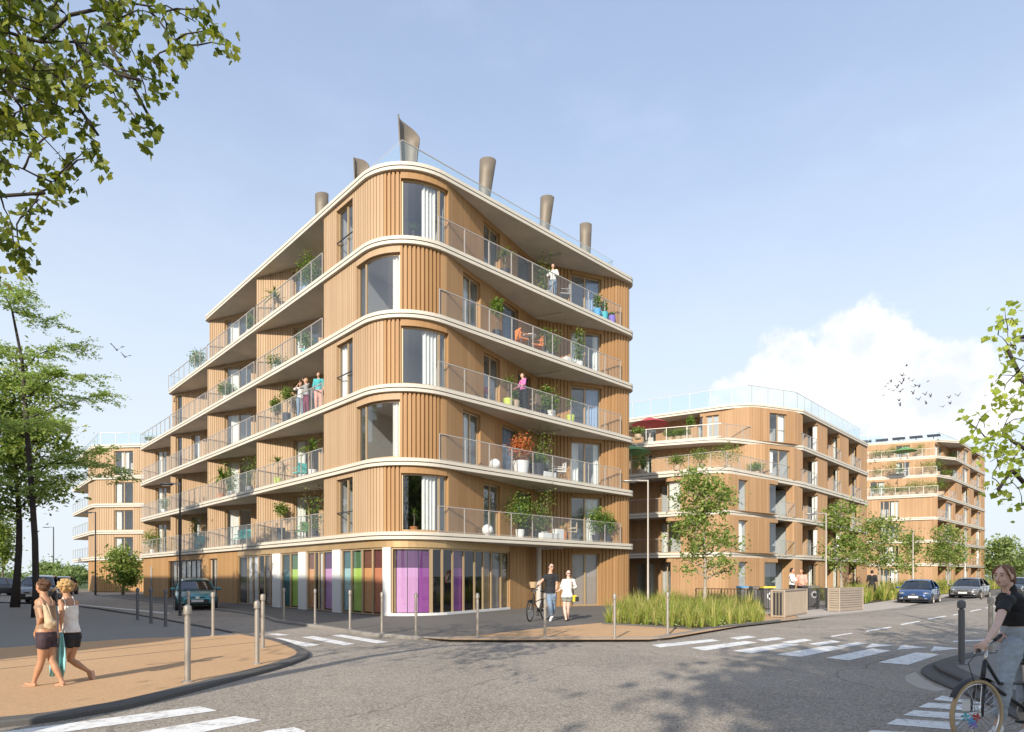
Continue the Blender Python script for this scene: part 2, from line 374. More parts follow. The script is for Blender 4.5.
def offset_poly(pts, d):
    pts = [V2(p) for p in pts]; n = len(pts); out = []
    for i in range(n):
        a, b, c = pts[i-1], pts[i], pts[(i+1)%n]
        d1 = (b-a)/max(np.linalg.norm(b-a),1e-9); d2 = (c-b)/max(np.linalg.norm(c-b),1e-9)
        n1 = np.array((d1[1], -d1[0])); n2 = np.array((d2[1], -d2[0])); m = n1+n2; l = np.linalg.norm(m)
        m = m/l if l > 1e-6 else n1
        out.append(b+m*(d/max(m.dot(n1), .5)))
    return out
def area(pts): return sum(pts[i][0]*pts[(i+1)%len(pts)][1]-pts[(i+1)%len(pts)][0]*pts[i][1] for i in range(len(pts)))/2
def rounded(pts, rad, seg=10, closed=True):
    pts = [V2(p) for p in pts]; n = len(pts); out = []
    for i in range(n):
        r = rad[i] if hasattr(rad, '__len__') else rad
        if r <= 0 or (not closed and i in (0, n-1)): out.append(pts[i]); continue
        a, b, c = pts[i-1], pts[i], pts[(i+1)%n]
        d1 = (a-b); d2 = (c-b); l1, l2 = np.linalg.norm(d1), np.linalg.norm(d2); d1 /= l1; d2 /= l2
        rr_ = lambda j: (rad[j%n] if hasattr(rad, '__len__') else rad)
        k1 = .95 if rr_(i-1) <= 0 else .49; k2 = .95 if rr_(i+1) <= 0 else .49
        ang = math.acos(max(-1, min(1, float(d1.dot(d2))))); t = min(r/math.tan(ang/2), l1*k1, l2*k2); rr = t*math.tan(ang/2)
        bis = (d1+d2); bis /= np.linalg.norm(bis); cen = b+bis*(rr/math.sin(ang/2))
        p0 = b+d1*t; p1 = b+d2*t; a0 = math.atan2(*(p0-cen)[::-1]); a1 = math.atan2(*(p1-cen)[::-1]); da = (a1-a0+math.pi)%(2*math.pi)-math.pi
        for k in range(seg+1):
            aa = a0+da*k/seg; out.append(cen+rr*np.array((math.cos(aa), math.sin(aa))))
    return out
def slab(root, poly, zt, th=.30, name='floor_slab', soff='concrete', top='terrace'):
    """outline must run with the outside on the right-hand side (clockwise = negative area ... fixed here)"""
    if area(poly) < 0: poly = list(reversed(poly))
    # ccw: outside is on the right
    k = th/.30
    rings = [(0, zt), (0, zt-.135*k), (-.05, zt-.14*k), (-.05, zt-.165*k), (-.005, zt-.17*k), (-.005, zt-.29*k), (-.03, zt-th)]
    mb = MB(); idx = []
    for o, z in rings:
        pp = offset_poly(poly, o); idx.append(mb.vs([(q[0], q[1], z) for q in pp]))
    n = len(poly)
    for i in range(len(rings)-1):
        for j in range(n): mb.face((idx[i+1]+j, idx[i+1]+(j+1)%n, idx[i]+(j+1)%n, idx[i]+j), 1 if i in (1,2,3) else 0)
    mb.face([idx[0]+j for j in range(n)], 2); mb.face([idx[-1]+j for j in reversed(range(n))], 3)
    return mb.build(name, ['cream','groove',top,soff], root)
def prism(poly, z0, z1, mb=None):
    mb = mb or MB()
    if area(poly) < 0: poly = list(reversed(poly))
    n = len(poly); a = mb.vs([(q[0],q[1],z0) for q in poly]); b = mb.vs([(q[0],q[1],z1) for q in poly])
    for j in range(n): mb.face((a+j, a+(j+1)%n, b+(j+1)%n, b+j))
    mb.face([b+j for j in range(n)]); mb.face([a+j for j in reversed(range(n))]); return mb
def railing(root, path, s0, s1, z, h=1.02, step=1.15, off=-.10, gl='rail_glass', mt='rail_metal', posts=True, ends=True, name='railing', rw=.045):
    mb = MB(); L = s1-s0; n = max(1, round(L/step))
    strip(mb, path, s0, s1, z+h-.03, z+h, off=off+rw/2, thick=rw)
    strip(mb, path, s0, s1, z+.04, z+.06, off=off+.012, thick=.024)
    if posts:
        for i in range(n+1):
            q = path.at(s0+L*i/n, off, back=(i == n)); d = path.nrm(s0+L*i/n); mb.box((q[0], q[1], z+h/2), (.035,.035,h-.02), math.atan2(d[1], d[0]))
    r = mb.build(name, mt, root)
    g = MB(); 
    # single sheet of glass with real thickness
    strip(g, path, s0+.03, s1-.03, z+.07, z+h-.04, off=off+.006, thick=.012)
    g.build('glass_panel', gl, r); return r
def window(root, path, s0, s1, z0, z1, mull=(), curtain=None, room='plaster', fm='window_frame', rec=.13, fw=.07, bar=None, gm='window_glass', niche=1.9, name='window', panes=None, wallth=.22, hbars=()):
    f = MB(); o = -rec
    strip(f, path, s0, s1, z1-fw, z1, off=o, thick=.06); strip(f, path, s0, s1, z0, z0+fw*.7, off=o, thick=.06)
    xs = [s0]+[s0+(s1-s0)*m for m in mull]+[s1]
    for i, x in enumerate(xs):
        w = fw if i in (0, len(xs)-1) else fw*1.3
        a = max(s0, x-w/2 if 0 < i < len(xs)-1 else (x if i == 0 else x-w)); strip(f, path, a, min(a+w, s1), z0+fw*.7, z1-fw, off=o+.004, thick=.068)
    for hb in hbars:
        strip(f, path, s0+fw, s1-fw, hb-.03, hb+.03, off=o+.002, thick=.064)
    w = f.build(name, fm, root)
    g = MB(); strip(g, path, s0+fw*.5, s1-fw*.5, z0+fw*.4, z1-fw*.5, off=o-.025, thick=.008); g.build('pane', gm, w)
    if bar:
        b = MB(); strip(b, path, s0, s1, z0+bar-.02, z0+bar+.02, off=-.02, thick=.035); b.build('guard_bar', 'dark_steel', w)
    if curtain:
        for (fa, fb, cm) in curtain:
            c = MB(); a = s0+(s1-s0)*fa; b = s0+(s1-s0)*fb; n = max(4, int((b-a)/.035)); prev = None
            ph = random.random()*6
            for i in range(n+1):
                t = a+(b-a)*i/n; q = path.at(t, o-.16+.045*math.sin(i*1.35+ph)+.02*math.sin(i*.4), back=(i == n)); k = c.vs([(q[0],q[1],z0+.06),(q[0],q[1],z1-.05)])
                if prev is not None: c.face((prev, k, k+1, prev+1))
                prev = k
            c.build('curtain', cm, w, smooth=True)
    if room:
        rm = MB(); a0 = path.at(s0, -wallth); b0 = path.at(s1, -wallth, back=True); nn = path.nrm((s0+s1)/2)
        m0 = [path.at(s0+(s1-s0)*k/6, -wallth+.01, back=(k == 6)) for k in range(7)]
        ext = .0
        bk = [q - nn*niche for q in (m0[0], m0[-1])]
        front = m0
        zz0, zz1 = z0-.01, z1+.02
        # side, back, ceiling and floor of the room behind the pane
        A = (bk[0][0], bk[0][1]); B = (bk[1][0], bk[1][1])
        rm.quad((A[0],A[1],zz0),(B[0],B[1],zz0),(B[0],B[1],zz1),(A[0],A[1],zz1))
        rm.quad((m0[0][0],m0[0][1],zz0),(A[0],A[1],zz0),(A[0],A[1],zz1),(m0[0][0],m0[0][1],zz1))
        rm.quad((B[0],B[1],zz0),(m0[-1][0],m0[-1][1],zz0),(m0[-1][0],m0[-1][1],zz1),(B[0],B[1],zz1))
        i0 = rm.vs([(q[0],q[1],zz1) for q in m0]+[(B[0],B[1],zz1),(A[0],A[1],zz1)]); rm.face(list(range(i0, i0+9)))
        rm.cur = 1; i0 = rm.vs([(q[0],q[1],zz0) for q in m0]+[(B[0],B[1],zz0),(A[0],A[1],zz0)]); rm.face(list(range(i0+8, i0-1, -1)))
        rm.build('room_interior', [room, 'room_floor'], w)
    return w
def walls(root, path, s0, s1, z0, z1, ops, m, pitch=.15, groove=.20, depth=.03, name='wall', thick=.22, off=0.0):
    """cladding between s0 and s1 with openings (a,b,zb,zt) left free"""
    mb = MB(); ops = sorted(ops); cur = s0
    for (a, b, zb, zt) in ops:
        strip(mb, path, cur, a, z0, z1, off, thick, pitch, groove, depth)
        strip(mb, path, a, b, zt, z1, off-.003, thick-.003, 0); strip(mb, path, a, b, z0, zb, off-.003, thick-.003, 0)
        cur = b
    strip(mb, path, cur, s1, z0, z1, off, thick, pitch, groove, depth)
    if not mb.v: return None
    return mb.build(name, m, root)
# ================= MAIN BUILDING =================
C0 = np.array((-4.32, 22.83)); dL = np.array((-.6906, .7232)); dR = np.array((.7236, .6902))
def uv(u, v): return C0+dL*u+dR*v
ZS = [0, 3.31, 6.15, 8.99, 11.83, 14.67, 17.51]
ST = 2.84; TH = .30
edgeL = Path([uv(45, 0), uv(0, 0)]); edgeR = Path([uv(0, 0), uv(0, 18)])
def U(px): return 45-edgeL.hit(px)
def Vv(px): return edgeR.hit(px)
UB = [U(320.8), U(252.6), U(204.0), U(167.5), U(139.5)]   # ends of the bays
VR = Vv(638.5)
I = .12
def front_path(nb, flat=False):
    pts = []; rd = []
    uend = UB[nb]
    pts.append(uv(uend-.1, 8)); rd.append(0)
    if flat:
        pts.append(uv(uend-.1, I+.05)); rd.append(.4)
    else:
        for k in range(nb, 0, -1):
            a = UB[k]-(.1 if k == nb else 0); b = UB[k-1]; dep = I+(a-b)*.385
            pts.append(uv(a, I)); rd.append(.22 if k == nb else .12)
            pts.append(uv(b, dep)); rd.append(0)
        pts.append(uv(UB[0], I)); rd.append(.06)
    pts.append(uv(I, I)); rd.append(2.2)
    pts.append(uv(I, 2.5)); rd.append(0)
    pts.append(uv(2.0, 9.5)); rd.append(0)
    pts.append(uv(.30, 13.9)); rd.append(.5)
    pts.append(uv(.14, VR-.14)); rd.append(.9)
    pts.append(uv(6, VR-.14)); rd.append(0)
    pts.append(uv(9, VR-.14)); rd.append(0)
    return Path(rounded(pts, rd, 12, closed=False))
bld = empty('apartment_building', (*uv(10, 6), 0), 'large timber clad apartment building with rounded corner and colourful ground floor windows', 'building')
def slab_poly(uend, v0=0.0, r=2.35):
    return rounded([uv(uend, v0), uv(0, v0), uv(0, VR), uv(uend, VR)], [.35, r, .75, .4], 14)
fins = []
for n in range(1, 7):
    uend = {1: UB[4], 2: UB[4], 3: UB[4], 4: UB[4], 5: UB[3], 6: UB[2]}[n]
    slab(bld, slab_poly(uend+.05), ZS[n], TH, soff='concrete')
    nbw = {1: 4, 2: 4, 3: 4, 4: 3, 5: 2}.get(n)
    if n == 6: continue
    # ---- storey walls above slab n
    P = front_path(nbw); z0 = ZS[n]; z1 = ZS[n+1]-TH
    sc = P.L
    ops = []; wins = []
    def near(px, lo, hi): return P.hit(px, lo, hi)
    # param anchors
    def s_of(q):   # nearest path param to point
        best = None
        for i in range(len(P.p)-1):
            a = P.p[i]; d = P.p[i+1]-a; L = np.linalg.norm(d)
            if L < 1e-6: continue
            k = min(max(float((q-a).dot(d))/L/L, 0), 1); e = float(np.linalg.norm(a+d*k-q))
            if best is None or e < best[0]: best = (e, P.c[i]+k*L)
        return best[1]
    bs = {}
    for k in range(nbw, 0, -1):
        a = UB[k]; b = UB[k-1]; bs[k] = (s_of(uv(a, I))+.02, s_of(uv(b, I+(a-b)*.385))-.02)
    sA = s_of(uv(UB[0], I)); sP2 = s_of(uv(2.0, 9.5)); sEnd = s_of(uv(.3, 13.9)); sStart = 0
    zt = z1-.20
    def op(p0, p1, lo, hi, **k):
        a, b = P.hit(p0, lo, hi), P.hit(p1, lo, hi); k.setdefault('zt', zt); k.setdefault('zb', z0+.04)
        ops.append((a, b, k['zb'], k['zt'])); z_b, z_t = k.pop('zb'), k.pop('zt'); wins.append((a, b, z_b, z_t, k))
    cur = lambda a, b, c='curtain': [(a, b, c)]
    op(293, 318.5, *bs[1], mull=[.55], room='plaster', curtain=cur(.02, .3) if n != 5 else cur(.1, .45, 'blue_curtain'))
    op(224.5, 251, *bs[2], mull=[.5], room='plaster', curtain=cur(.1, .42))
    if nbw >= 3:
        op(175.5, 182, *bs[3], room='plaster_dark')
        if n in (1, 3): op(191.5, 200, *bs[3], room='plaster', curtain=cur(.3, .9))
    if nbw >= 4: op(155.5, 166.5, *bs[4], mull=[.5], room='plaster', curtain=cur(.1, .5))
    if n in (1, 3, 5):
        op(336.3, 352.7, sA, sA+5, mull=[.55], room='plaster', bar=.95 if n != 1 else .9, curtain=cur(.02, .3) if n == 3 else None)
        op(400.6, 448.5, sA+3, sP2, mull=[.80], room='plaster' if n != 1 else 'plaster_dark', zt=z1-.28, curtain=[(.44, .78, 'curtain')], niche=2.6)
        rib = (P.hit(384, sA, sA+8), ops[-1][0])
        op(484, 500, sA+5, sP2, mull=[.5], room='plaster', curtain=cur(.05, .3)); op(518, 531, sA+5, sP2, room='plaster')
    else:
        op(356.0, 400, sA, sA+8, mull=[.24], room='plaster', zt=z1-.28, curtain=[(.84, 1, 'curtain')], niche=2.6)
        rib = (ops[-1][1], P.hit(441, sA+3, sP2))
        op(463.3, 480.5, sA+5, sP2, mull=[.5], room='plaster', curtain=cur(.3, .7)); op(502.5, 518.5, sA+5, sP2, room='plaster', curtain=cur(.3, .8, 'blue_curtain'))
    op(571.6, 601.5, sP2, sEnd+.5, mull=[.47], room='plaster', curtain=[(0.02, .3, 'curtain'), (.8, .98, 'curtain')] if n in (2, 4) else [(.55, .95, 'blue_curtain' if n != 1 else 'curtain')])
    ops.sort()
    r0, r1 = rib
    def sub(a, b): return [o for o in ops if o[0] >= a-1e-6 and o[1] <= b+1e-6]
    # flat boards (light), real battens on the curve, warm boards in the notch, battens again
    sP1 = s_of(uv(I, 2.5))
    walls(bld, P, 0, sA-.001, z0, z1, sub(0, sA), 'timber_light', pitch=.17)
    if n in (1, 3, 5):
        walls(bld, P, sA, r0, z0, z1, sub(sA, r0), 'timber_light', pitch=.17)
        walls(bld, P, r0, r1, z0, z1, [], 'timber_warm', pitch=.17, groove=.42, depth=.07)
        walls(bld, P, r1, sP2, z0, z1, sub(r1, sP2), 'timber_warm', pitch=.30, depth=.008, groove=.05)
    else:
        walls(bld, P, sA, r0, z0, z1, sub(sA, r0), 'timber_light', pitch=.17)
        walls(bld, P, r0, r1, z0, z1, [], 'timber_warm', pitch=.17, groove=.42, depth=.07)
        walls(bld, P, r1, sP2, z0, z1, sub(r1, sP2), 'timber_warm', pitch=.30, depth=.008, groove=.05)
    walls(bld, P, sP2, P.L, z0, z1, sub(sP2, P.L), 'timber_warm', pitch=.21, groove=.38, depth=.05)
    for (a, b, zb, zt_, k) in wins:
        window(bld, P, a, b, zb, zt_, wallth=.2, **k)
    # lintel of the curved corner pane
    co = [o for o in ops if o[3] < z1-.25]
    for o in co:
        lm = MB(); strip(lm, P, o[0], o[1], z1-.262, z1-.012, off=-.02, thick=.12); lm.build('lintel', 'window_frame', bld)
    # back of the storey
    bk = MB(); 
    pp = [uv(9, VR-.3), uv(uend-.4, VR-.3), uv(uend-.4, 8)]
    strip(bk, Path(pp), 0, Path(pp).L, z0, z1, 0, .2, .17, .12, .014); bk.build('wall', 'timber_light', bld)
    # party wall inside, so nobody looks right through the storey
    pw = MB(); pin = Path([uv(uend-.8, 8.2), uv(9, 8.2), uv(6.0, 11.6), uv(5, VR-.4)]); strip(pw, pin, 0, pin.L, z0, z1, 0, .15); pw.build('party_wall', 'plaster', bld)
    # railings on the left wing and along the notch
    for k in range(1, nbw+1):
        a = 45-UB[k]+.25; b = 45-UB[k-1]-.05
        railing(bld, edgeL, a, b, ZS[n], 1.05, 1.05)
    ra = Vv(441 if n in (2, 4) else 440); railing(bld, edgeR, ra, Vv(622), ZS[n], 1.05, 1.3, off=-.10)
# terraces left by the stepped end
for n, k in ((5, 3), (4, 4)):
    e = Path([uv(UB[k], 5.5), uv(UB[k], 0), uv(UB[k-1], 0)]); railing(bld, e, 0, e.L-.1, ZS[n], 1.05, 1.1, off=-.14)
# roof rail
rp = Path([uv(16, .95), uv(.95, .95), uv(.95, VR-1.0), uv(7, VR-1.0)]); railing(bld, rp, 0, rp.L, ZS[6], 1.08, 1.6, off=0, gl='roof_glass', mt='rail_metal', posts=False)
rf = MB(); prism([uv(18, 4.5), uv(6, 4.5), uv(6, 10.5), uv(18, 10.5)], ZS[6]+.004, ZS[6]+.7, rf); rf.build('roof_housing', 'concrete', bld)
# wedge beams under the slabs at the notch and in the bays
for n in range(1, 7):
    bm = MB(); a = uv(1.75, 9.35); b = uv(.6, 9.9)
    bm.bar((*a, ZS[n]-TH-.06), (*b, ZS[n]-TH-.04), .18, .12); bm.build('beam', 'concrete', bld)
cm = MB(); q = uv(1.55, 9.25); cm.lathe((q[0], q[1], .06), [(.13,0),(.13,3.31-TH-.18),(.16,3.31-TH-.10),(.2,3.31-TH-.07)], 16); cm.build('column', 'concrete', bld, smooth=True, auto=True)
# ---- fins (wind scoops) on the roof : each one a part
def fin(px, ytop, ybase_w, wtop, u_in, left=False, open_=0.0, tilt=0.0, face=0, hgt=2.2, lean=0.0, curve=.12):
    if left: t = U(px); q = uv(t, u_in)
    else: q = uv(u_in, Vv(px))
    # slide along the edge until the fin shows at px
    for _ in range(40):
        cpx = 512+F*q[0]/q[1]; 
        if abs(cpx-px) < .3: break
        t = (cpx-px)/F*q[1]
        q = q+(dL if left else -dR)*t*.9
    s = F/q[1]; zt = EYE+(HZ-ytop)/s; z0 = ZS[6]+.01; H = zt-z0
    mb = MB(); kk = 22; a0 = R(face-150+open_); a1 = R(face+150-open_); rings = []
    for lv in range(6):
        f = lv/5; r = (ybase_w*(1-f)+wtop*f)/2
        ring = []
        for j in range(kk+1):
            a = a0+(a1-a0)*j/kk; w = abs(j/kk-.5)*2
            z = z0+H*f*(1-.0*w) + (f**3)*H*(curve*math.cos(a-R(face)) + (tilt*(j/kk-.5)))
            ring.append((q[0]+math.cos(a)*r+lean*f, q[1]+math.sin(a)*r*.8, z))
        rings.append(mb.vs(ring))
    for lv in range(5):
        for j in range(kk): mb.face((rings[lv]+j, rings[lv]+j+1, rings[lv+1]+j+1, rings[lv+1]+j))
    o = mb.build('wind_scoop', 'fin_metal', bld, smooth=True)
    sm = o.modifiers.new('s', 'SOLIDIFY'); sm.thickness = .05
    return o
fin(409, 129, .50, .92, 2.0, face=90, open_=38, tilt=.5)
fin(361, 165, .42, .74, 2.0, left=True, face=70, open_=30, tilt=.35)
fin(321.5, 195, .56, .66, 1.8, left=True, face=-90, tilt=.06, curve=0)
fin(482, 161, .36, .76, 1.9, face=-75, tilt=.0, lean=.28, curve=.0)
fin(542.5, 198, .34, .70, 1.9, face=-75, tilt=.0, lean=.25, curve=.0)
fin(585, 225, .50, .66, 1.9, face=-80, tilt=-.02, lean=.05, curve=0)
# ---- ground floor
PG = front_path(4, flat=True); z0 = .06; z1 = ZS[1]-TH
P = PG
def s_of(q, P=PG):
    best = None
    for i in range(len(P.p)-1):
        a = P.p[i]; d = P.p[i+1]-a; L = np.linalg.norm(d)
        if L < 1e-6: continue
        k = min(max(float((q-a).dot(d))/L/L, 0), 1); e = float(np.linalg.norm(a+d*k-q))
        if best is None or e < best[0]: best = (e, P.c[i]+k*L)
    return best[1]
sP2 = s_of(uv(2.0, 9.5)); sMid = s_of(uv(6, I)); sL = s_of(uv(UB[4], I))
H = lambda px: P.hit(px, sL+.3, sP2)
gz = z1-.30       # top of the glazing, a gold fascia above
fz = MB(); strip(fz, P, H(237), H(510), gz, z1, off=-.02, thick=.2); fz.build('fascia', 'gold_metal', bld)
walls(bld, P, 0, H(237), z0, z1, [(H(150), H(152.3), z0+.02, 2.35), (H(168), H(202), z0, 2.65), (H(209), H(217), z0, 2.65)], 'timber_low', pitch=.17)
def shop(p0, p1, mull, panels, **k):
    a, b = H(p0), H(p1)
    mm = [(H(m)-a)/(b-a) for m in mull]
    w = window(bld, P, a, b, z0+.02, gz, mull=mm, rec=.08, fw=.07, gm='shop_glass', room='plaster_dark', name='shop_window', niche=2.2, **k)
    for (x0, x1, c) in panels:
        x0, x1 = H(x0), H(x1)
        if c in ('white',):
            m_ = MB(); strip(m_, P, x0, x1, z0+.05, gz-.08, off=-.17, thick=.02); m_.build('white_panel', 'panel_white', w)
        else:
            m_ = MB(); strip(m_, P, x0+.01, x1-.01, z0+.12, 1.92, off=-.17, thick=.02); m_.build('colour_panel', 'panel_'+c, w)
            m_ = MB(); strip(m_, P, x0+.01, x1-.01, 1.93, gz-.08, off=-.18, thick=.02); m_.build('shaded_panel', 'panel_'+c+'_shaded', w)  # darker copy of the hue: shade above the bright part, put into the colour
    return w
def pillar(p0, p1):
    m_ = MB(); strip(m_, P, H(p0), H(p1), z0, gz, off=.0, thick=.3); m_.build('pillar', 'white_paint', bld)
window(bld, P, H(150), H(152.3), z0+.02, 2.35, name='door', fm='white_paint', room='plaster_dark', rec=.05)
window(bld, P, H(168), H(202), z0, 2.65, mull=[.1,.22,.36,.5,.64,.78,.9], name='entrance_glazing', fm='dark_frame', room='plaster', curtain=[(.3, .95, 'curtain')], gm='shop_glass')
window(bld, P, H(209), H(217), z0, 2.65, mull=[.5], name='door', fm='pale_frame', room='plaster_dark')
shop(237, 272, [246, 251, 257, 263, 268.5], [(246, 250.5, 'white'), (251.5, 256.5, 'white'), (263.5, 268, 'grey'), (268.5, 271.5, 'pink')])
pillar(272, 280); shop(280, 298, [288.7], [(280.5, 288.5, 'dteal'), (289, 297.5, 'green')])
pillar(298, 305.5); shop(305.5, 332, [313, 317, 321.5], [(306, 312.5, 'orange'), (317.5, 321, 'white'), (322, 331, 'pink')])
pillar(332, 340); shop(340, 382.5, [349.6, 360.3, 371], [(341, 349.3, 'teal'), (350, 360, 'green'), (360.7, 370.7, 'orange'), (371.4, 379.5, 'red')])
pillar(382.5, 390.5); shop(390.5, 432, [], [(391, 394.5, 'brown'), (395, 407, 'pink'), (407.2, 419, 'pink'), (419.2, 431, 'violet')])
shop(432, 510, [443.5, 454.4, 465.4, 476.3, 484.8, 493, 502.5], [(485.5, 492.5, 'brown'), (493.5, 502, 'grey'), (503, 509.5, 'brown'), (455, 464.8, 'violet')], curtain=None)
pb = MB(); strip(pb, P, H(382.5), H(510), z0-.05, z0+.1, off=.03, thick=.1); pb.build('plinth', 'white_paint', bld)
walls(bld, P, H(510)+.002, sP2, z0, z1, [], 'timber_warm', pitch=.3, depth=.01, groove=.05)
a, b = P.hit(572.5, sP2, P.L), P.hit(599.5, sP2, P.L)
walls(bld, P, sP2, P.L, z0, z1, [(a, b, z0+.02, z1-.25)], 'timber_warm', pitch=.21, groove=.38, depth=.05)
window(bld, P, a, b, z0+.02, z1-.25, mull=[.5], name='double_door', room=None, curtain=None, gm='shop_glass')
m_ = MB(); strip(m_, P, a+.05, b-.05, z0+.05, z1-.3, off=-.24, thick=.02); m_.build('door_blind', 'panel_grey', bld)
pp = Path([uv(9, VR-.3), uv(UB[4]-.4, VR-.3), uv(UB[4]-.4, 8)]); bk = MB(); strip(bk, pp, 0, pp.L, z0, z1, 0, .2); bk.build('wall', 'timber_low', bld)

# ================= OTHER BUILDINGS =================
def ptz(px, s): Y = F/s; return np.array(((px-512)/F*Y, Y))
def block(label, levels, slabs, depth_pts, z_wall0=0.06, wallmat='timber_red', seed=1, base=None):
    """levels: list of dict(path pts, z0, z1, ops, rails)"""
    random.seed(seed)
    b0 = base if base is not None else levels[0]['pts'][1]
    root = empty('apartment_building', (float(b0[0]), float(b0[1]), 0), label, 'building')
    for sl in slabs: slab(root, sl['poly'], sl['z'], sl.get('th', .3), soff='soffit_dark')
    for lv in levels:
        P = Path(rounded(lv['pts'], lv.get('rd', 0), 8, closed=False)); ops = []; ws = []
        z0, z1 = lv['z0'], lv['z1']
        for o in lv['ops']:
            p0, p1 = o[0], o[1]; k = dict(o[2]) if len(o) > 2 else {}
            lo = k.pop('lo', 0); hi = k.pop('hi', 1e9)
            try: a, b = P.hit(p0, lo, hi), P.hit(p1, lo, hi)
            except ValueError: continue
            if b-a < .2 or b-a > 8: continue
            zt = k.pop('zt', z1-.3); ops.append((a, b, z0+.03, zt)); ws.append((a, b, z0+.03, zt, k))
        ops.sort(); ok = []
        for o in ops:
            if ok and o[0] < ok[-1][1]+.05: continue
            ok.append(o)
        walls(root, P, 0, P.L, z0, z1, ok, lv.get('mat', wallmat), pitch=lv.get('pitch', .22), groove=.3, depth=.03)
        for (a, b, zb, zt, k) in ws:
            if (a, b, zb, zt) in ok:
                k.setdefault('curtain', [random.choice([(.05,.3,'curtain'), (.6,.95,'curtain'), (.3,.7,'curtain')])])
                k.setdefault('mull', [.5]); window(root, P, a, b, zb, zt, niche=1.5, **k)
        for r in lv.get('rails', []):
            pr = Path(r[0]); railing(root, pr, 0, pr.L, z0, 1.02, 1.5, off=-.1, rw=.06)
    return root
def bays(pa, pb, n, dep, first=0.0, gap=.0):
    """sawtooth/recess path between pa and pb (as seen from left to right): solid pier then recess"""
    pa, pb = V2(pa), V2(pb); d = (pb-pa); L = np.linalg.norm(d); d /= L; nn = np.array((-d[1], d[0])); pts = []
    w = L/n
    for i in range(n):
        a = pa+d*w*i
        pts += [a+nn*dep, a+d*(w*.52)+nn*dep*1.0, a+d*(w*.52)+nn*.12, a+d*(w*.98)+nn*.12]
        if i < n-1: pts += [a+d*(w*.98)+nn*dep]
    return pts
# B2 ---------------------------------------------------------------
z2 = [0, 3.23, 6.12, 9.0, 11.85, 14.70]
Bq = ptz(722, 14.9); Cq = ptz(803.5, 12.72); Dq = ptz(869, 10.08); Aq = ptz(634, 13.75); Aq2 = Aq+(Aq-Bq)*1.3
dD = (Dq-Cq)/np.linalg.norm(Dq-Cq); nD = np.array((-dD[1], dD[0]))
back = [Dq+nD*16, Cq+nD*24]
Bu = ptz(745, 13.3); Au = ptz(634, 12.1); Au2 = Au+(Au-Bu)*.6
B4a = ptz(634, 12.95); B4b = ptz(722, 13.6); B4a2 = B4a+(B4a-B4b)*.8
low = rounded([Aq2, Bq, Cq, Dq, back[0], Aq2+nD*14], [.3, 2.0, .6, .3, .3, .3], 8)
mid = rounded([B4a2, B4b, Cq+.0*dD, Dq, back[0], B4a2+nD*13], [.3, 3.5, .5, .3, .3, .3], 8)
top = rounded([Au2, Bu, Cq, Dq, back[0], Au2+nD*11], [.3, 3.5, .5, .3, .3, .3], 8)
slabs2 = [dict(poly=low, z=z2[1], th=.34), dict(poly=low, z=z2[2], th=.34), dict(poly=low, z=z2[3], th=.42), dict(poly=mid, z=z2[4], th=.36), dict(poly=top, z=z2[5], th=.34)]
def inset(p, q, a): d = (q-p)/np.linalg.norm(q-p); n = np.array((-d[1], d[0])); return n*a
def b2path(lowr=True, kind='low'):
    if kind == 'low': a, b = Aq2, Bq
    elif kind == 'mid': a, b = Aq2+nD*1.0, Bq
    # left face recessed between x634-672, then corner timber, window, timber, bays
    dl = (b-a)/np.linalg.norm(b-a); nl = np.array((-dl[1], dl[0]))
    q3 = Cq-dD*4.6
    pts = [a+nl*2.4, b-dl*4.6+nl*1.6, b-dl*3.9+nl*.12, b+nl*.15+dD*.05, q3+nD*.12]
    rd = [0, 0, .3, 1.6, .15]
    pts += [q3+nD*2.0, Cq-dD*1.6+nD*2.0, Cq-dD*1.6+nD*.12, Cq+dD*.2+nD*.12]
    rd += [0, 0, .1, .1]
    pts += bays(Cq+dD*.25, Dq-dD*.1, 3, 1.9); rd += [0]*(len(pts)-len(rd))
    pts += [Dq-dD*.1+nD*6]; rd += [0]
    return pts, rd
pts, rd = b2path()
bayops = [(806, 818), (832, 840), (851, 857)]
lv2 = []
allr = [[Cq-dD*4.5, Cq-dD*1.6], [Cq+dD*.3, Cq+dD*3.3], [Cq+dD*6.3, Cq+dD*9.5], [Cq+dD*12.4, Cq+dD*15.5]]
for i in range(0, 3):
    o = [(660, 681), (739, 748, dict(mull=[])), (770, 786)]+bayops
    if i == 0: o = [(636, 655), (661, 671), (739, 748, dict(mull=[])), (765, 782)]+bayops
    lv2.append(dict(pts=pts, rd=rd, z0=.06 if i == 0 else z2[i], z1=z2[i+1]-.34-.01*(i == 2)*8, ops=o, rails=[] if i == 0 else [([r[0], r[1]],) for r in allr]+([([Aq2, Bq-dD*0+ (Aq2-Bq)/np.linalg.norm(Aq2-Bq)*3.8],)])))
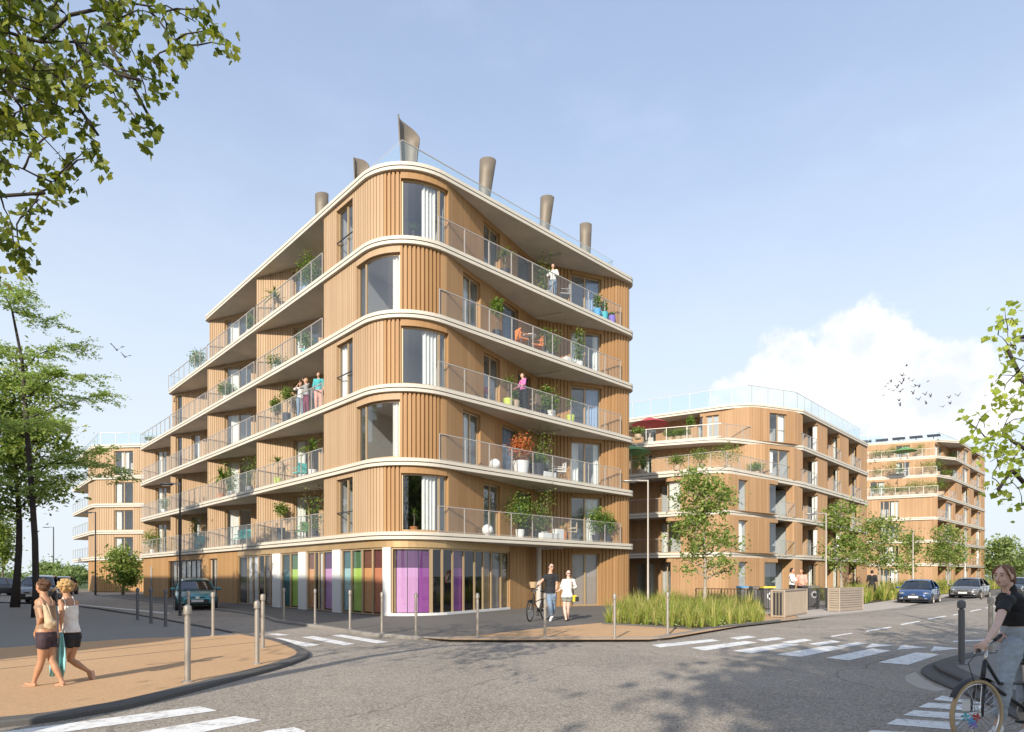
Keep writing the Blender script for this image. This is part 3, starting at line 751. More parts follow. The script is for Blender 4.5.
# storey 3 (terrace with green parasol), recessed on the left
dl4 = (B4b-B4a)/np.linalg.norm(B4b-B4a); n4 = np.array((-dl4[1], dl4[0]))
tail = [Cq-dD*1.6+nD*.12, Cq+dD*.2+nD*.12]+bays(Cq+dD*.25, Dq-dD*.1, 3, 1.9)+[Dq-dD*.1+nD*6]
p3 = [B4a2+n4*1.6, B4b+n4*1.2, Cq-dD*4.4+nD*1.2]+tail
lv2.append(dict(pts=p3, rd=[0, 1.5, 0]+[0]*len(tail), z0=z2[3], z1=z2[4]-.36, ops=[(640, 652), (770, 790)]+bayops, rails=[([r[0], r[1]],) for r in allr[1:]]+[([Aq2, Bq, Cq],)]))
du = (Bu-Au)/np.linalg.norm(Bu-Au); nu = np.array((-du[1], du[0]))
p4 = [Au2+nu*1.7, Bu-du*8+nu*1.7+du*.3, Bu-du*3.4+nu*1.3, Bu-du*3.4+nu*.15, Bu+nu*.2+du*.3, Cq-dD*1.2+nD*.25]+tail[1:]
lv2.append(dict(pts=p4, rd=[0]*4+[1.5]+[0]*(len(tail)), z0=z2[4], z1=z2[5]-.34, ops=[(642, 656), (697, 703), (706, 719), (770, 787)]+bayops, rails=[([r[0], r[1]],) for r in allr[1:]]+[([B4a2, B4b, Cq],)]))
b2 = block('second timber apartment building with stepped planted terraces behind the grass bed', lv2, slabs2, None, seed=3, base=Bq)
rr = Path([Au2+nu*.8, Bu+nu*.8, Cq+nD*.6, Dq+nD*.6-dD*.8, Dq+nD*8-dD*.8]); railing(b2, rr, 0, rr.L, z2[5], 1.5, 1.6, off=0, gl='roof_glass')
# B3 ---------------------------------------------------------------
def P3(px, s): return ptz(px, s)
z3 = [0, 3.2, 6.1, 8.95, 11.8, 14.6, 17.4, 20.0]
Ca = P3(868, 7.75); Cb = P3(938, 8.1); Cc = P3(986, 6.5); d3 = (Cc-Cb)/np.linalg.norm(Cc-Cb); n3 = np.array((-d3[1], d3[0]))
da = (Cb-Ca)/np.linalg.norm(Cb-Ca); na = np.array((-da[1], da[0])); Ca2 = Ca-da*6
lowp = [Ca2, Cb, Cc, Cc+n3*16, Ca2+n3*16]
slabs3 = []; lv3 = []
tops = {5: (2.0, 0), 6: (4.0, 0), 7: (5.5, 0)}
for i in range(1, 8):
    inn = {5: 2.2, 6: 4.2, 7: 6.0}.get(i, 0); 
    a = Ca2+na*inn; b = Cb+na*inn*1.0+d3*inn*.35
    if inn: poly = [a, b, Cb+d3*(inn*1.2+4), Cc, Cc+n3*16, a+n3*10]
    else: poly = lowp
    slabs3.append(dict(poly=rounded(poly, .5, 4), z=z3[i], th=.36))
for i in range(0, 7):
    inn = {4: 1.8, 5: 4.0, 6: 5.6}.get(i, 0)
    a = Ca2+na*(inn+.15); b = Cb+na*(inn+.15)+d3*inn*.35
    st = Cb+d3*(.3 if inn == 0 else inn*1.2+3.5)
    seq = [a, b]+bays(st, Cc-d3*.1, 3 if inn < 4 else 2, 1.9)+[Cc-d3*.1+n3*5]
    o = [(880, 899, dict(mull=[.2,.5,.8])), (945, 953), (963, 969), (976, 981)]
    if i == 4: o = [(870, 885), (930, 944), (963, 969), (976, 981)]
    if i >= 5: o = [(896, 910), (935, 943), (951, 957), (963, 969), (976, 981)]
    L3 = float(np.linalg.norm(Cc-st)); rl = []
    nb = 3 if inn < 4 else 2
    for k in range(nb): rl.append(([st+d3*(L3*k/nb+.1)-n3*.0, st+d3*(L3*(k+.52)/nb)],))
    if i in (4, 5, 6): 
        prev = {4: 0, 5: 2.2, 6: 4.2}[i]; rl.append(([Ca2+na*prev, Cb+na*prev+d3*prev*.35],))
    lv3.append(dict(pts=seq, rd=0, z0=.06 if i == 0 else z3[i], z1=z3[i+1]-.36, ops=o, rails=rl if i else [], pitch=.3))
b3 = block('farthest timber apartment building at the right, topped by planted set-back storeys', lv3, slabs3, None, seed=5, base=Cb)
rr = Path([Ca2+na*6.6, Cb+na*6.6+d3*3, Cc+n3*1-d3]); railing(b3, rr, 0, rr.L, z3[7], 1.3, 2.2, off=0, gl='roof_glass')
pv = MB()
for k in range(6):
    q = Ca2+na*8+da*(4+k*2.0); pv.box((q[0], q[1], z3[7]+.5), (1.5, 1.0, .06), math.atan2(da[1], da[0]), Matrix.Rotation(R(28), 3, 'X')); pv.bar((q[0], q[1], z3[7]), (q[0], q[1], z3[7]+.5), .06)
pv.build('solar_panel', 'dark_steel', b3)
# B4 ---------------------------------------------------------------
z4 = [0, 3.5, 6.1, 8.75, 11.5, 14.6]
s4 = 10.1; Fa = P3(92, s4); Fb = P3(165, 10.25); Fl = P3(72, 8.75)
dF = (Fa-Fl)/np.linalg.norm(Fa-Fl); nF = np.array((-dF[1], dF[0])); dG = (Fb-Fa)/np.linalg.norm(Fb-Fa); nG = np.array((-dG[1], dG[0]))
lowp = rounded([Fl, Fa, Fb, Fb+nG*14, Fl+nF*2], [.5, 1.2, .2, .2, .2], 6)
slabs4 = [dict(poly=lowp, z=z4[i], th=.36) for i in range(1, 6)]
lv4 = []
for i in range(0, 5):
    seq = [Fl+nF*2.2, Fa-dF*3.2+nF*2.2, Fa-dF*3.2+nF*.15, Fa+nF*.1+dG*.15+nG*.05, Fb+nG*.15]
    rl = [([Fl, Fa-dF*3.2],)]
    lv4.append(dict(pts=seq, rd=[0, 0, 0, .9, 0], z0=.06 if i == 0 else z4[i], z1=z4[i+1]-.36, ops=[] if i == 0 else [(114, 133, dict(mull=[.5]))], rails=rl if i else [], mat='timber_low' if i == 0 else 'timber_light', pitch=.25))
b4 = block('pale timber apartment building at the far left, half hidden behind the corner building', lv4, slabs4, None, seed=8, base=Fa)
rr = Path([Fl+nF*.8, Fa+nF*.6, Fa+nF*1+dG*2, Fb+nG*.6]); railing(b4, rr, 0, rr.L, z4[5], 1.3, 1.5, off=0, gl='roof_glass')

# building across the street, outside the view at the left: it shades the street and the foot of the corner building
X0 = np.array((-14.0, -1.0)); X1 = X0+dL*54; nX = -dR
lvX = []; zX = [0, 3.3, 6.2, 9.1, 12.0, 15.0]
polyX = [X0, X1, X1+nX*12, X0+nX*12]
for i in range(5): lvX.append(dict(pts=[X1+nX*.2, X1+nX*11.8, X0+nX*11.8, X0+nX*.2, X1+nX*.2][::-1], rd=0, z0=.0 if i == 0 else zX[i], z1=zX[i+1]-.34, ops=[], rails=[], mat='timber_light', pitch=.3))
bx_ = block('long timber apartment building across the left street, outside the view', lvX, [dict(poly=polyX, z=z, th=.34) for z in zX[1:]], None, seed=9, base=X0)
for i in range(5):
    PX_ = Path([X0+nX*.2, X1+nX*.2]); 
    for k in range(9):
        m_ = MB(); strip(m_, Path([X1+nX*.19, X0+nX*.19]), 3+k*5.8, 5+k*5.8, (zX[i] if i else .1)+.1, zX[i+1]-.7, off=.03, thick=.06); w_ = m_.build('window', 'plaster_dark', bx_)
        m_ = MB(); strip(m_, Path([X1+nX*.19, X0+nX*.19]), 3.1+k*5.8, 4.9+k*5.8, (zX[i] if i else .1)+.2, zX[i+1]-.8, off=.05, thick=.01); m_.build('pane', 'window_glass', w_)
# ================= GROUND =================
def flat(name, poly, z, m, kind='structure', mb=None):
    own = mb is None; mb = mb or MB()
    if area(poly) < 0: poly = list(reversed(poly))
    n = mb.vs([(p[0], p[1], z) for p in poly]); mb.face(list(range(n, n+len(poly))))
    if own: o = mb.build(name, m); return setp(o, kind=kind)
def G(pts, z=0.0): return [tuple(gnd(px, py, z))[:2] for px, py in pts]
def curb(name, pts, w, z1, m, side=1, z0=-.005):
    """kerb of stones along an open line; pts = outer (road) side, body lies to the left when side=1"""
    pts = [V2(p) for p in pts]; mb = MB(); n = len(pts); inn = []
    for i in range(n):
        a, b = pts[max(i-1,0)], pts[min(i+1,n-1)]; d = (b-a)/np.linalg.norm(b-a); inn.append(pts[i]+np.array((-d[1], d[0]))*w*side)
    o = [mb.vs([(p[0],p[1],z0),(p[0],p[1],z1-.02),(p[0]+(q[0]-p[0])*.12,p[1]+(q[1]-p[1])*.12,z1),(q[0],q[1],z1),(q[0],q[1],z0)]) for p, q in zip(pts, inn)]
    for i in range(n-1):
        a, b = o[i], o[i+1]
        for k in range(4):
            f = (a+k, b+k, b+k+1, a+k+1); mb.face(f if side < 0 else tuple(reversed(f)))
    for e in (o[0], o[-1]): mb.face([e+k for k in range(5)])
    ob = mb.build(name, m); setp(ob, kind='structure'); return inn
def smooth(pts, k=6):
    pts = [V2(p) for p in pts]; out = []
    for i in range(len(pts)-1):
        p0, p1, p2, p3 = pts[max(i-1,0)], pts[i], pts[i+1], pts[min(i+2,len(pts)-1)]
        for j in range(k):
            t = j/k; out.append(.5*((2*p1)+(-p0+p2)*t+(2*p0-5*p1+4*p2-p3)*t*t+(-p0+3*p1-3*p2+p3)*t**3))
    out.append(pts[-1]); return out
flat('ground', [(-1500,-800),(1500,-800),(1500,2200),(-1500,2200)], -.012, 'far_ground')
flat('road', [(-60,-45),(60,-45),(75,20),(150,75),(170,130),(95,190),(-20,75),(-70,70),(-180,150),(-230,110),(-60,25)], 0.0, 'asphalt')
# ---- near left pavement: orange paving and grey path
ko = smooth(G([(-700,790),(-300,750),(0,728),(100,714),(153,703),(225,684),(275,670.5),(300,662),(309,657),(305,651.5),(280,642),(240,634.5)]), 5)
inn = curb('kerb', ko, .24, .075, 'kerb_dark', 1)
PZ = .065
edge_or = G([(238,634.8),(200,636.5),(131,638.5),(0,648),(-300,668),(-900,700)], PZ)
flat('orange_pavement', list(inn)+edge_or, PZ, 'orange_paving')
edge_rd = G([(-900,630),(-200,606),(0,603),(79,607),(140,616),(200,627),(238,634.6)], PZ)
flat('grey_path', edge_rd+edge_or[0:], PZ+.0, 'smooth_path')
curb('kerb', smooth(G([(238,634.6),(200,627),(140,616),(79,607),(0,603),(-200,606),(-900,630)], 0), 3), .12, PZ+.003, 'kerb_dark', 1)
jt = MB()
for (a, b) in (((0,669),(262,641.5)), ((0,661),(225,638))):
    pa, pb = gnd(*a, PZ), gnd(*b, PZ); jt.bar((pa.x-2*(pb.x-pa.x)*.2, pa.y-2*(pb.y-pa.y)*.2, PZ+.001), (pb.x, pb.y, PZ+.001), .025, .006)
setp(jt.build('paving_joint', 'kerb_dark'), kind='structure')
# ---- pavement round the corner building
kb = [uv(40, -2.3), uv(20, -2.5), uv(8, -2.7), uv(4, -3.2), uv(1.5, -3.75), uv(-1.5, -3.8), uv(-4.5, -3.95)]+[V2(p) for p in G([(395,638),(420,640),(460,641.2),(500,641.3),(560,641),(649,641),(671,638.5),(747,625.6),(820,618.4),(896,610.3)])]
Kend = kb[-1]; kb += [Kend+dR*22, Kend+dR*90]
kb = smooth(kb, 4)
inn2 = curb('kerb', kb, .16, .085, 'kerb_stone', 1)
flat('building_pavement', list(inn2)+[Kend+dR*90+np.array((-10, 22)), uv(2, 40), uv(20, 20), uv(40, 8)], .06, 'asphalt_dark')
ow = G([(420,637.6),(470,636),(549,627.4),(608,622.2),(700,618),(790,612.5),(800,619),(747,624.6),(671,637.3),(649,639.6),(560,639.8),(500,640),(450,639.7)], .064)
flat('orange_pavement', ow, .064, 'orange_paving')
flat('pale_pavement', G([(700,617.9),(755,606),(800,598),(900,592),(960,588),(975,590),(896,608.8),(820,616.8),(801,618.9),(790,612.4)], .066), .068, 'pale_paving')
# ---- right foreground pavement corner
kr = smooth(G([(1150,690),(1040,655),(985,654),(958,657),(935,663.5),(921,671),(928,679),(950,689),(985,704),(1030,727),(1100,765)]), 4)
inn3 = curb('kerb', kr, .42, .05, 'kerb_dark', 1)
kr2 = smooth(G([(1160,690),(1045,656),(990,656),(965,659),(945,664),(934,669),(941,676),(960,685),(990,699),(1034,721),(1110,759)]), 4)
inn4 = curb('kerb', kr2, .3, .12, 'kerb_dark', 1)
flat('right_pavement', list(inn4), .11, 'smooth_path')
# ---- road markings
mk = MB()
def q4(*p, z=.005):
    P_ = [gnd(x, y) for x, y in p]; A = area([(a.x, a.y) for a in P_])
    if A < 0: P_.reverse()
    n = mk.vs([(a.x, a.y, z) for a in P_]); mk.face(list(range(n, n+len(P_))))
for p in [((651.6,645),(660,647.6),(720,641),(712,639.3)), ((691,648),(705,650.8),(758,642.6),(745,641.2)), ((732.7,651),(751,653.6),(800,645),(783,643.4)), ((776,654.6),(800,657.2),(846,648),(828,645.8)),
          ((826,658),(849,660.5),(891,650.8),(872.5,648.6)), ((878,662.6),(908,665),(940,654.6),(916,652.6)),
          ((729,638),(738,639.8),(757,637.2),(747.5,635.9)), ((756,640),(766,641.6),(786,638.8),(777,637.4)), ((781,642.2),(792,643.8),(813,640.3),(804,639)), ((808,644),(819,645.8),(841,642),(832,640.6)),
          ((836,646),(845,647.4),(868,643.6),(858,642.2)), ((865,648),(896,645.4),(872,643.6)), ((897,650),(928,647.4),(901,645.4)), ((930.5,651.5),(960,648.6),(934,646.4)),
          ((268.8,639),(280,638),(320,645.2),(306,647)), ((301.6,637.2),(314,636.3),(355,644),(344,645.6)), ((331,635.5),(342,634.8),(389,642.2),(377,643.6)), ((238,635.4),(249,634.8),(256,636),(247,636.8)), ((266,634.2),(277,633.6),(290,635),(279,635.7)),
          ((-80,744),(15,730.5),(200,706.5),(217,711),(60,733),(-60,750)), ((60,748),(145,731),(235,716.5),(262,720.5),(205,732),(130,750)), ((190,752),(267,731),(294,727.6),(306,731.5),(270,752)),
          ((858,737),(872,730.5),(935,734),(925,741)), ((886,724.5),(897,719),(960,723),(952,730)), ((903,715.5),(914,710.5),(975,714.5),(966,720.5)), ((918,707.5),(928,703),(985,706),(975,711.5)), ((933,700.2),(942,696),(984,703.5),(975,704)),
          ((830,636.3),(832,637.1),(853,633.6),(851,633)), ((865,630.9),(867.5,631.9),(892,627.6),(890,626.8)), ((900,624.4),(902,625.2),(921,621.6),(919,621)), ((927,619),(929,619.7),(947,616.4),(945,615.8)), ((952,615),(954,615.6),(962,614),(960,613.5)), ((969,611.2),(971,611.8),(982,609.4),(980,609)),
          ((985,608),(987,608.5),(997,606.4),(995,606)), ((790,643.2),(793,644),(812,640.8),(809,640.2))][:-1]: q4(*p)
# long edge line on the left street, stop line, faint marks
q4((79,604.4),(79,605),(168,613.9),(170,613)); q4((953,641),(953,642.3),(985,640.7),(985,639.6)); q4((990,638.8),(990,640),(1020,638),(1020,637))
setp(mk.build('road_marking', 'road_paint'), kind='structure')
fl = MB()
n = fl.vs([(*p, .003) for p in G([(905,676),(915,672),(922,678),(935,686),(948,690),(936,692),(918,688),(906,682)])]); fl.face(list(range(n, n+8)))
setp(fl.build('sand_patch', 'pale_paving'), kind='structure')
# manhole cover on the road by the bed? none seen. planting bed
bed = G([(604,623.5),(620,612),(660,606),(748,603),(756,611),(764,622.0),(700,629.2),(640,625.4)], .07)
flat('bed_soil', bed, .075, 'soil')
curb('kerb', [V2(p) for p in G([(781,621),(700,630),(640,626),(602,624)], .07)], .07, .11, 'kerb_dark', -1, z0=.05)
# verge in front of the far buildings
vb = G([(838,607.8),(895,599.6),(960,592.5),(1010,588),(1010,585),(940,587.5),(885,592),(845,597)], .07)
flat('verge_soil', vb, .085, 'soil')
flat('lawn', [(-230,112),(-62,74),(-60,78),(-120,140),(-220,220),(-500,300),(-600,150)], .01, 'lawn')
flat('lawn', [(-300,60),(-100,60),(-80,42),(-300,30)], .012, 'lawn')
# ================= VEGETATION =================
def leaves(mb_pts, mb_size, up=.35, shape='rhomb', asp=.55, mi=0):
    """return verts, faces arrays for one leaf per point (numpy)"""
    n = len(mb_pts); P_ = np.asarray(mb_pts, float); S = np.asarray(mb_size, float).reshape(-1, 1)
    nr = rng.normal(size=(n, 3)); nr[:, 2] = np.abs(nr[:, 2])+up; nr /= np.linalg.norm(nr, axis=1, keepdims=True)
    t = rng.normal(size=(n, 3)); t -= nr*(t*nr).sum(1, keepdims=True); t /= np.linalg.norm(t, axis=1, keepdims=True); b = np.cross(nr, t)
    if shape == 'rhomb': loc = [(-1,0,0),(0,-asp,.12),(1,0,-.1),(0,asp,.12)]
    elif shape == 'lobed':
        loc = []
        for k, (r, a) in enumerate([(.25,180),(.72,212),(.55,240),(.92,275),(.68,312),(1.0,0),(.68,48),(.92,85),(.55,120),(.72,148)]):
            loc.append((r*math.cos(R(a)), r*math.sin(R(a)), -.18*r*abs(math.sin(R(a)))+.05))
        loc = [loc[i] for i in (0,1,2,3,4,5,6,7,8,9)]
    V = np.stack([P_+(t*x+b*y+nr*z)*S for x, y, z in loc], axis=1).reshape(-1, 3); k = len(loc)
    Fc = np.arange(n*k).reshape(n, k); return V, Fc
def add_leaves(name, m, parent, pts, size, **kw):
    V, Fc = leaves(pts, size, **kw); mb = MB(); mb.v = [tuple(v) for v in V.tolist()]; mb.f = [tuple(f) for f in Fc.tolist()]; mb.mi = [0]*len(mb.f); mb.b = [.5]*len(mb.f)
    return mb.build(name, m, parent)
def in_ell(n, c, r, shell=.55):
    d = rng.normal(size=(n, 3)); d /= np.linalg.norm(d, axis=1, keepdims=True); rr = (shell+(1-shell)*rng.random((n, 1)))*1.0; rr *= (.75+.25*rng.random((n, 1)))
    return np.array(c)+d*rr*np.array(r)
def limb(mb, a, b, r0, r1, sag=.1, k=6, n=5):
    a = Vector(a); b = Vector(b); L = (b-a).length; pts = []
    off = Vector((random.uniform(-1,1), random.uniform(-1,1), random.uniform(.2, 1)))*L*sag
    for i in range(n+1):
        f = i/n; p = a.lerp(b, f)+off*math.sin(f*math.pi)
        if 0 < i < n: p += Vector((random.uniform(-1,1), random.uniform(-1,1), random.uniform(-1,1)))*L*.025
        pts.append(p)
    mb.tube(pts, [r0+(r1-r0)*i/n for i in range(n+1)], k); return pts
def tree(name, label, base, ells, rad, lm, leaf=.12, clumps=70, per=60, spread=.5, bark='bark', group=None, lean=(0, 0), fork=None, cat='tree', shell=.45, flat_=.6, dens_holes=.0, trunks=None):
    base = Vector(base); root = empty(name, base, label, cat, group)
    tb = MB(); zt = max(e[2]+e[5]*.6 for e in ells); zc = min(e[2]-e[5] for e in ells); zc = max(zc, base.z+.8)
    top = Vector((sum(e[0] for e in ells)/len(ells), sum(e[1] for e in ells)/len(ells), zt)); pts = []
    n = 9
    for i in range(n+1):
        f = i/n; p = base.lerp(top, f); w = math.sin(f*math.pi)
        p += Vector((math.sin(f*5+base.x)*.25, math.cos(f*4+base.y)*.2, 0))*w*rad*4; pts.append(p)
    tb.tube(pts, [rad*(1.25 if i == 0 else 1)*(1-.86*i/n) for i in range(n+1)], 8)
    def tp(z):
        for i in range(n):
            if pts[i].z <= z <= pts[i+1].z: return pts[i].lerp(pts[i+1], (z-pts[i].z)/(pts[i+1].z-pts[i].z)), rad*(1-.86*(i/n))
        return pts[-1].copy(), rad*.15
    LP = []; LS = []
    tot = sum(e[3]*e[4]*e[5] for e in ells)
    for e in ells:
        k = max(4, int(clumps*e[3]*e[4]*e[5]/tot)); cc = in_ell(k, e[:3], e[3:6], shell)
        hubs = []
        for h in range(max(2, k//7)):
            hp = Vector(cc[h]); z0 = max(zc*.9+base.z*.1, min(hp.z-(Vector((hp.x, hp.y, 0))-Vector((base.x, base.y, 0))).length*.55, zt-.3)); s_, r_ = tp(z0)
            lp = limb(tb, s_, s_.lerp(hp, .85), r_*.55, r_*.16+.008, .12); hubs.append((lp, r_*.2+.01))
        for c_ in cc:
            v = Vector(c_); bestp = min((p for lp, r in hubs for p in lp[1:]), key=lambda p: (p-v).length)
            limb(tb, bestp, v, .012+rad*.07, .006, .08, 4, 3)
            m_ = int(per*random.uniform(.5, 1.4)); g = rng.normal(size=(m_, 3))*spread*random.uniform(.6, 1.2)*np.array((1, 1, flat_))
            LP.append(np.array(c_)+g); LS.append(leaf*rng.uniform(.6, 1.25, m_))
    tb.build('trunk', bark, root, smooth=True)
    add_leaves('crown', lm, root, np.concatenate(LP), np.concatenate(LS)); return root
def ell_px(px, py, Y, rx, ry, rd=None):
    p = at(px, py, Y); return (p.x, p.y, p.z, rx/F*Y, (rd if rd else rx/F*Y), ry/F*Y)
# --- young tree in the grass bed
b_ = gnd(704, 612, .075); Y = b_.y
tree('young_tree', 'young street tree with loose pale green crown rising from the ornamental grass bed', b_, [ell_px(695,478,Y,20,22), ell_px(706,500,Y,32,24), ell_px(697,536,Y,30,26), ell_px(735,543,Y,16,10), ell_px(722,565,Y,22,12), ell_px(690,565,Y,14,12)], .085, 'leaf_mid', leaf=.085, clumps=120, per=46, spread=.26, bark='bark_pale', group='young street trees')
# --- further street trees on the right
for (px, Y, els, lab, cl) in [
    (841, 40, [(841,515,14,20),(846,545,15,16),(836,560,10,12)], 'slim young tree by the louvred panel, in front of the second building', 60),
    (879, 50, [(880,530,22,18),(872,552,20,18),(890,556,16,18)], 'broad young tree between the second and the farthest building, left of the blue car', 90),
    (912, 58, [(912,545,10,18),(908,566,9,8)], 'thin young tree directly above the parked blue car', 40),
    (948, 56, [(948,538,16,18),(940,556,18,14),(957,556,14,12)], 'rounded young tree in front of the farthest building, above the silver car', 80)]:
    b_ = at(px, 590, Y); b_.z = .07
    tree('young_tree', lab, b_, [ell_px(a, b, Y, c, d) for a, b, c, d in els], .10, 'leaf_mid', leaf=.13, clumps=cl, per=34, spread=.42, bark='bark_pale', group='young street trees')
for (px, py, Y, rx, ry, lab) in [(1000,553,95,15,20,'bushy green tree at the end of the right-hand street, beside the farthest building'), (1030,562,90,22,18,'low spreading tree at the right edge of the view'), (1012,565,120,24,12,'dull green tree mass standing beyond the end of the street'),(978,566,110,12,12,'small tree peeping out behind the corner of the farthest building')]:
    b_ = at(px, 590, Y); b_.z = .05
    tree('street_tree', lab, b_, [ell_px(px,py,Y,rx,ry), ell_px(px-6,py+8,Y,rx*.7,ry*.6)], .16, 'leaf_far', leaf=.26, clumps=60, per=40, spread=.8, group='trees at the end of the street')
# --- two trees on the left
Y1 = 30.5; b_ = at(15, 609, Y1); b_.z = .06
tree('dense_tree', 'dense dark-leaved tree with straight black trunk on the grey path', b_, [ell_px(15,400,Y1,38,45), ell_px(-5,440,Y1,46,44), ell_px(38,445,Y1,32,40), ell_px(32,490,Y1,34,24), ell_px(0,505,Y1,28,18), ell_px(20,365,Y1,22,24)], .17, 'leaf_dark', leaf=.12, clumps=210, per=60, spread=.46, bark='bark_dark', shell=.4)
Y2 = 23; b_ = at(35, 621, Y2); b_.z = .06
root = empty('feathery_tree', b_, 'slender leaning tree with pale feathery layered leaves near the path edge', 'tree')
tb = MB(); tr = [at(35,621,Y2), at(36,590,Y2), at(35,540,Y2), at(31,480,Y2), at(26,420,Y2+.2), at(22,360,Y2+.3), at(12,310,Y2+.4), at(0,285,Y2+.4)]; tr[0].z = .06
tb.tube(tr, [.13,.11,.10,.09,.075,.055,.035,.02], 8); LPp = []; LSs = []
def spray(a, b, n=5, wid=.35, ln=.9, leaf=.055):
    p = limb(tb, a, b, .03, .008, .1, 5, 6); 
    for q in p[1:]:
        for k in range(n):
            d = Vector((random.uniform(-1,1), random.uniform(-1,1), random.uniform(-.35,.25)))*ln; tip = q+d
            tb.tube([q, q.lerp(tip, .5)+Vector((0,0,.05)), tip], [.007,.005,.003], 3)
            for f in np.linspace(.15, 1, 10):
                c = q.lerp(tip, float(f)); 
                LPp.append(rng.normal(size=(5, 3))*np.array((.10,.10,.035))+np.array(c)); LSs.append(leaf*rng.uniform(.7,1.3,5))
for (x0,y0,x1,y1,n) in [(26,420,105,392,5),(28,440,-30,415,5),(22,370,78,345,5),(24,395,60,372,4),(22,362,-30,350,5),(30,470,125,478,5),(31,480,105,450,5),(33,500,-30,470,4),(32,500,80,475,4),(12,312,50,322,3),(5,292,-30,300,4),(10,305,30,290,3),(0,285,-40,280,3),(27,430,70,428,4),(24,400,90,375,4)]:
    spray(at(x0,y0,Y2+.2), at(x1,y1,Y2+random.uniform(-1.5,1.5)), n)
tb.build('trunk', 'bark_dark', root, smooth=True); add_leaves('crown', 'leaf_light', root, np.concatenate(LPp), np.concatenate(LSs), up=1.3)
# far trees and shrubs to the left
for (nm, px, py, Y, rx, ry, lab, lm_) in [('shrub',123,567,52,16,22,'big rounded shrub at the corner of the far left building','leaf_mid'), ('street_tree',48,572,95,13,12,'small round tree far off at the left, behind the parked cars','leaf_far'), ('street_tree',75,575,100,10,9,'low round tree between lamp post and far left building','leaf_far'), ('street_tree',2,540,60,8,34,'tree cut by the left edge of the view','leaf_dark'), ('street_tree',-6,575,120,30,8,'low tree line at the far left horizon','leaf_far'),('shrub',60,578,84,14,7,'low wide bush behind the silver parked car','leaf_far')]:
    b_ = at(px, 592, Y); b_.z = .03
    tree(nm, lab, b_, [ell_px(px,py,Y,rx,ry), ell_px(px+rx*.3,py+ry*.3,Y,rx*.8,ry*.7)], .10, lm_, leaf=.16 if Y < 70 else .25, clumps=70, per=40, spread=.45 if Y < 70 else .7, cat='shrub' if nm == 'shrub' else 'tree')
# --- ornamental grass
def inpoly(x, y, poly):
    c = False; n = len(poly)
    for i in range(n):
        x1, y1 = poly[i]; x2, y2 = poly[i-1]
        if (y1 > y) != (y2 > y) and x < (x2-x1)*(y-y1)/(y2-y1)+x1: c = not c
    return c
def grass(name, poly, z, count, h, w=.008, lm_='leaf_grass', clump=.16):
    xs = [p[0] for p in poly]; ys = [p[1] for p in poly]; mb = MB(); k = 0
    while k < count:
        x = random.uniform(min(xs), max(xs)); y = random.uniform(min(ys), max(ys))
        if not inpoly(x, y, poly): continue
        k += 1; ch = h*random.uniform(.6, 1.25)*(.7+.6*noise.noise(Vector((x*.9, y*.9, 0))))
        for _ in range(24):
            a = random.uniform(0, 6.28); r = random.uniform(0, clump); bx, by = x+math.cos(a)*r*.6, y+math.sin(a)*r*.6; hh = ch*random.uniform(.6, 1.15); ln = hh*random.uniform(.1, .7)
            ww = w*random.uniform(.7, 1.4); px_, py_ = -math.sin(a)*ww, math.cos(a)*ww; mx_, my_ = bx+math.cos(a)*ln*.35, by+math.sin(a)*ln*.35; tx, ty = bx+math.cos(a)*ln, by+math.sin(a)*ln
            n = mb.vs([(bx-px_,by-py_,z),(bx+px_,by+py_,z),(mx_+px_,my_+py_,z+hh*.6),(mx_-px_,my_-py_,z+hh*.6),(tx,ty,z+hh)]); mb.face((n,n+1,n+2,n+3)); mb.face((n+3,n+2,n+4))
    o = mb.build(name, lm_); return setp(o, kind='stuff')
o = grass('ornamental_grass', bed, .07, 640, .86); setp(o, 'tall golden green ornamental grass filling the kerbed bed', 'grass')
o = grass('ornamental_grass', vb, .08, 650, 1.15, w=.025, clump=.35); setp(o, 'yellow green tall grass along the verge behind the parked cars', 'grass')
vb2 = G([(795,601.5),(836,600.5),(836,597),(797,597.5)], .07)
o = grass('ornamental_grass', vb2, .07, 160, .9, w=.02, clump=.3); setp(o, 'short strip of yellow grass behind the thin fence', 'grass')
# low green cover at the foot of the bed
pts = []; 
while len(pts) < 2600:
    x = random.uniform(min(p[0] for p in bed), max(p[0] for p in bed)); y = random.uniform(min(p[1] for p in bed), max(p[1] for p in bed))
    if inpoly(x, y, bed): pts.append((x, y, .08+abs(random.gauss(0, .13))))
o = add_leaves('ground_cover', 'leaf_light', None, np.array(pts), np.full(len(pts), .05)); setp(o, 'low bright green leaves at the foot of the grass bed', 'ground cover', kind='stuff')
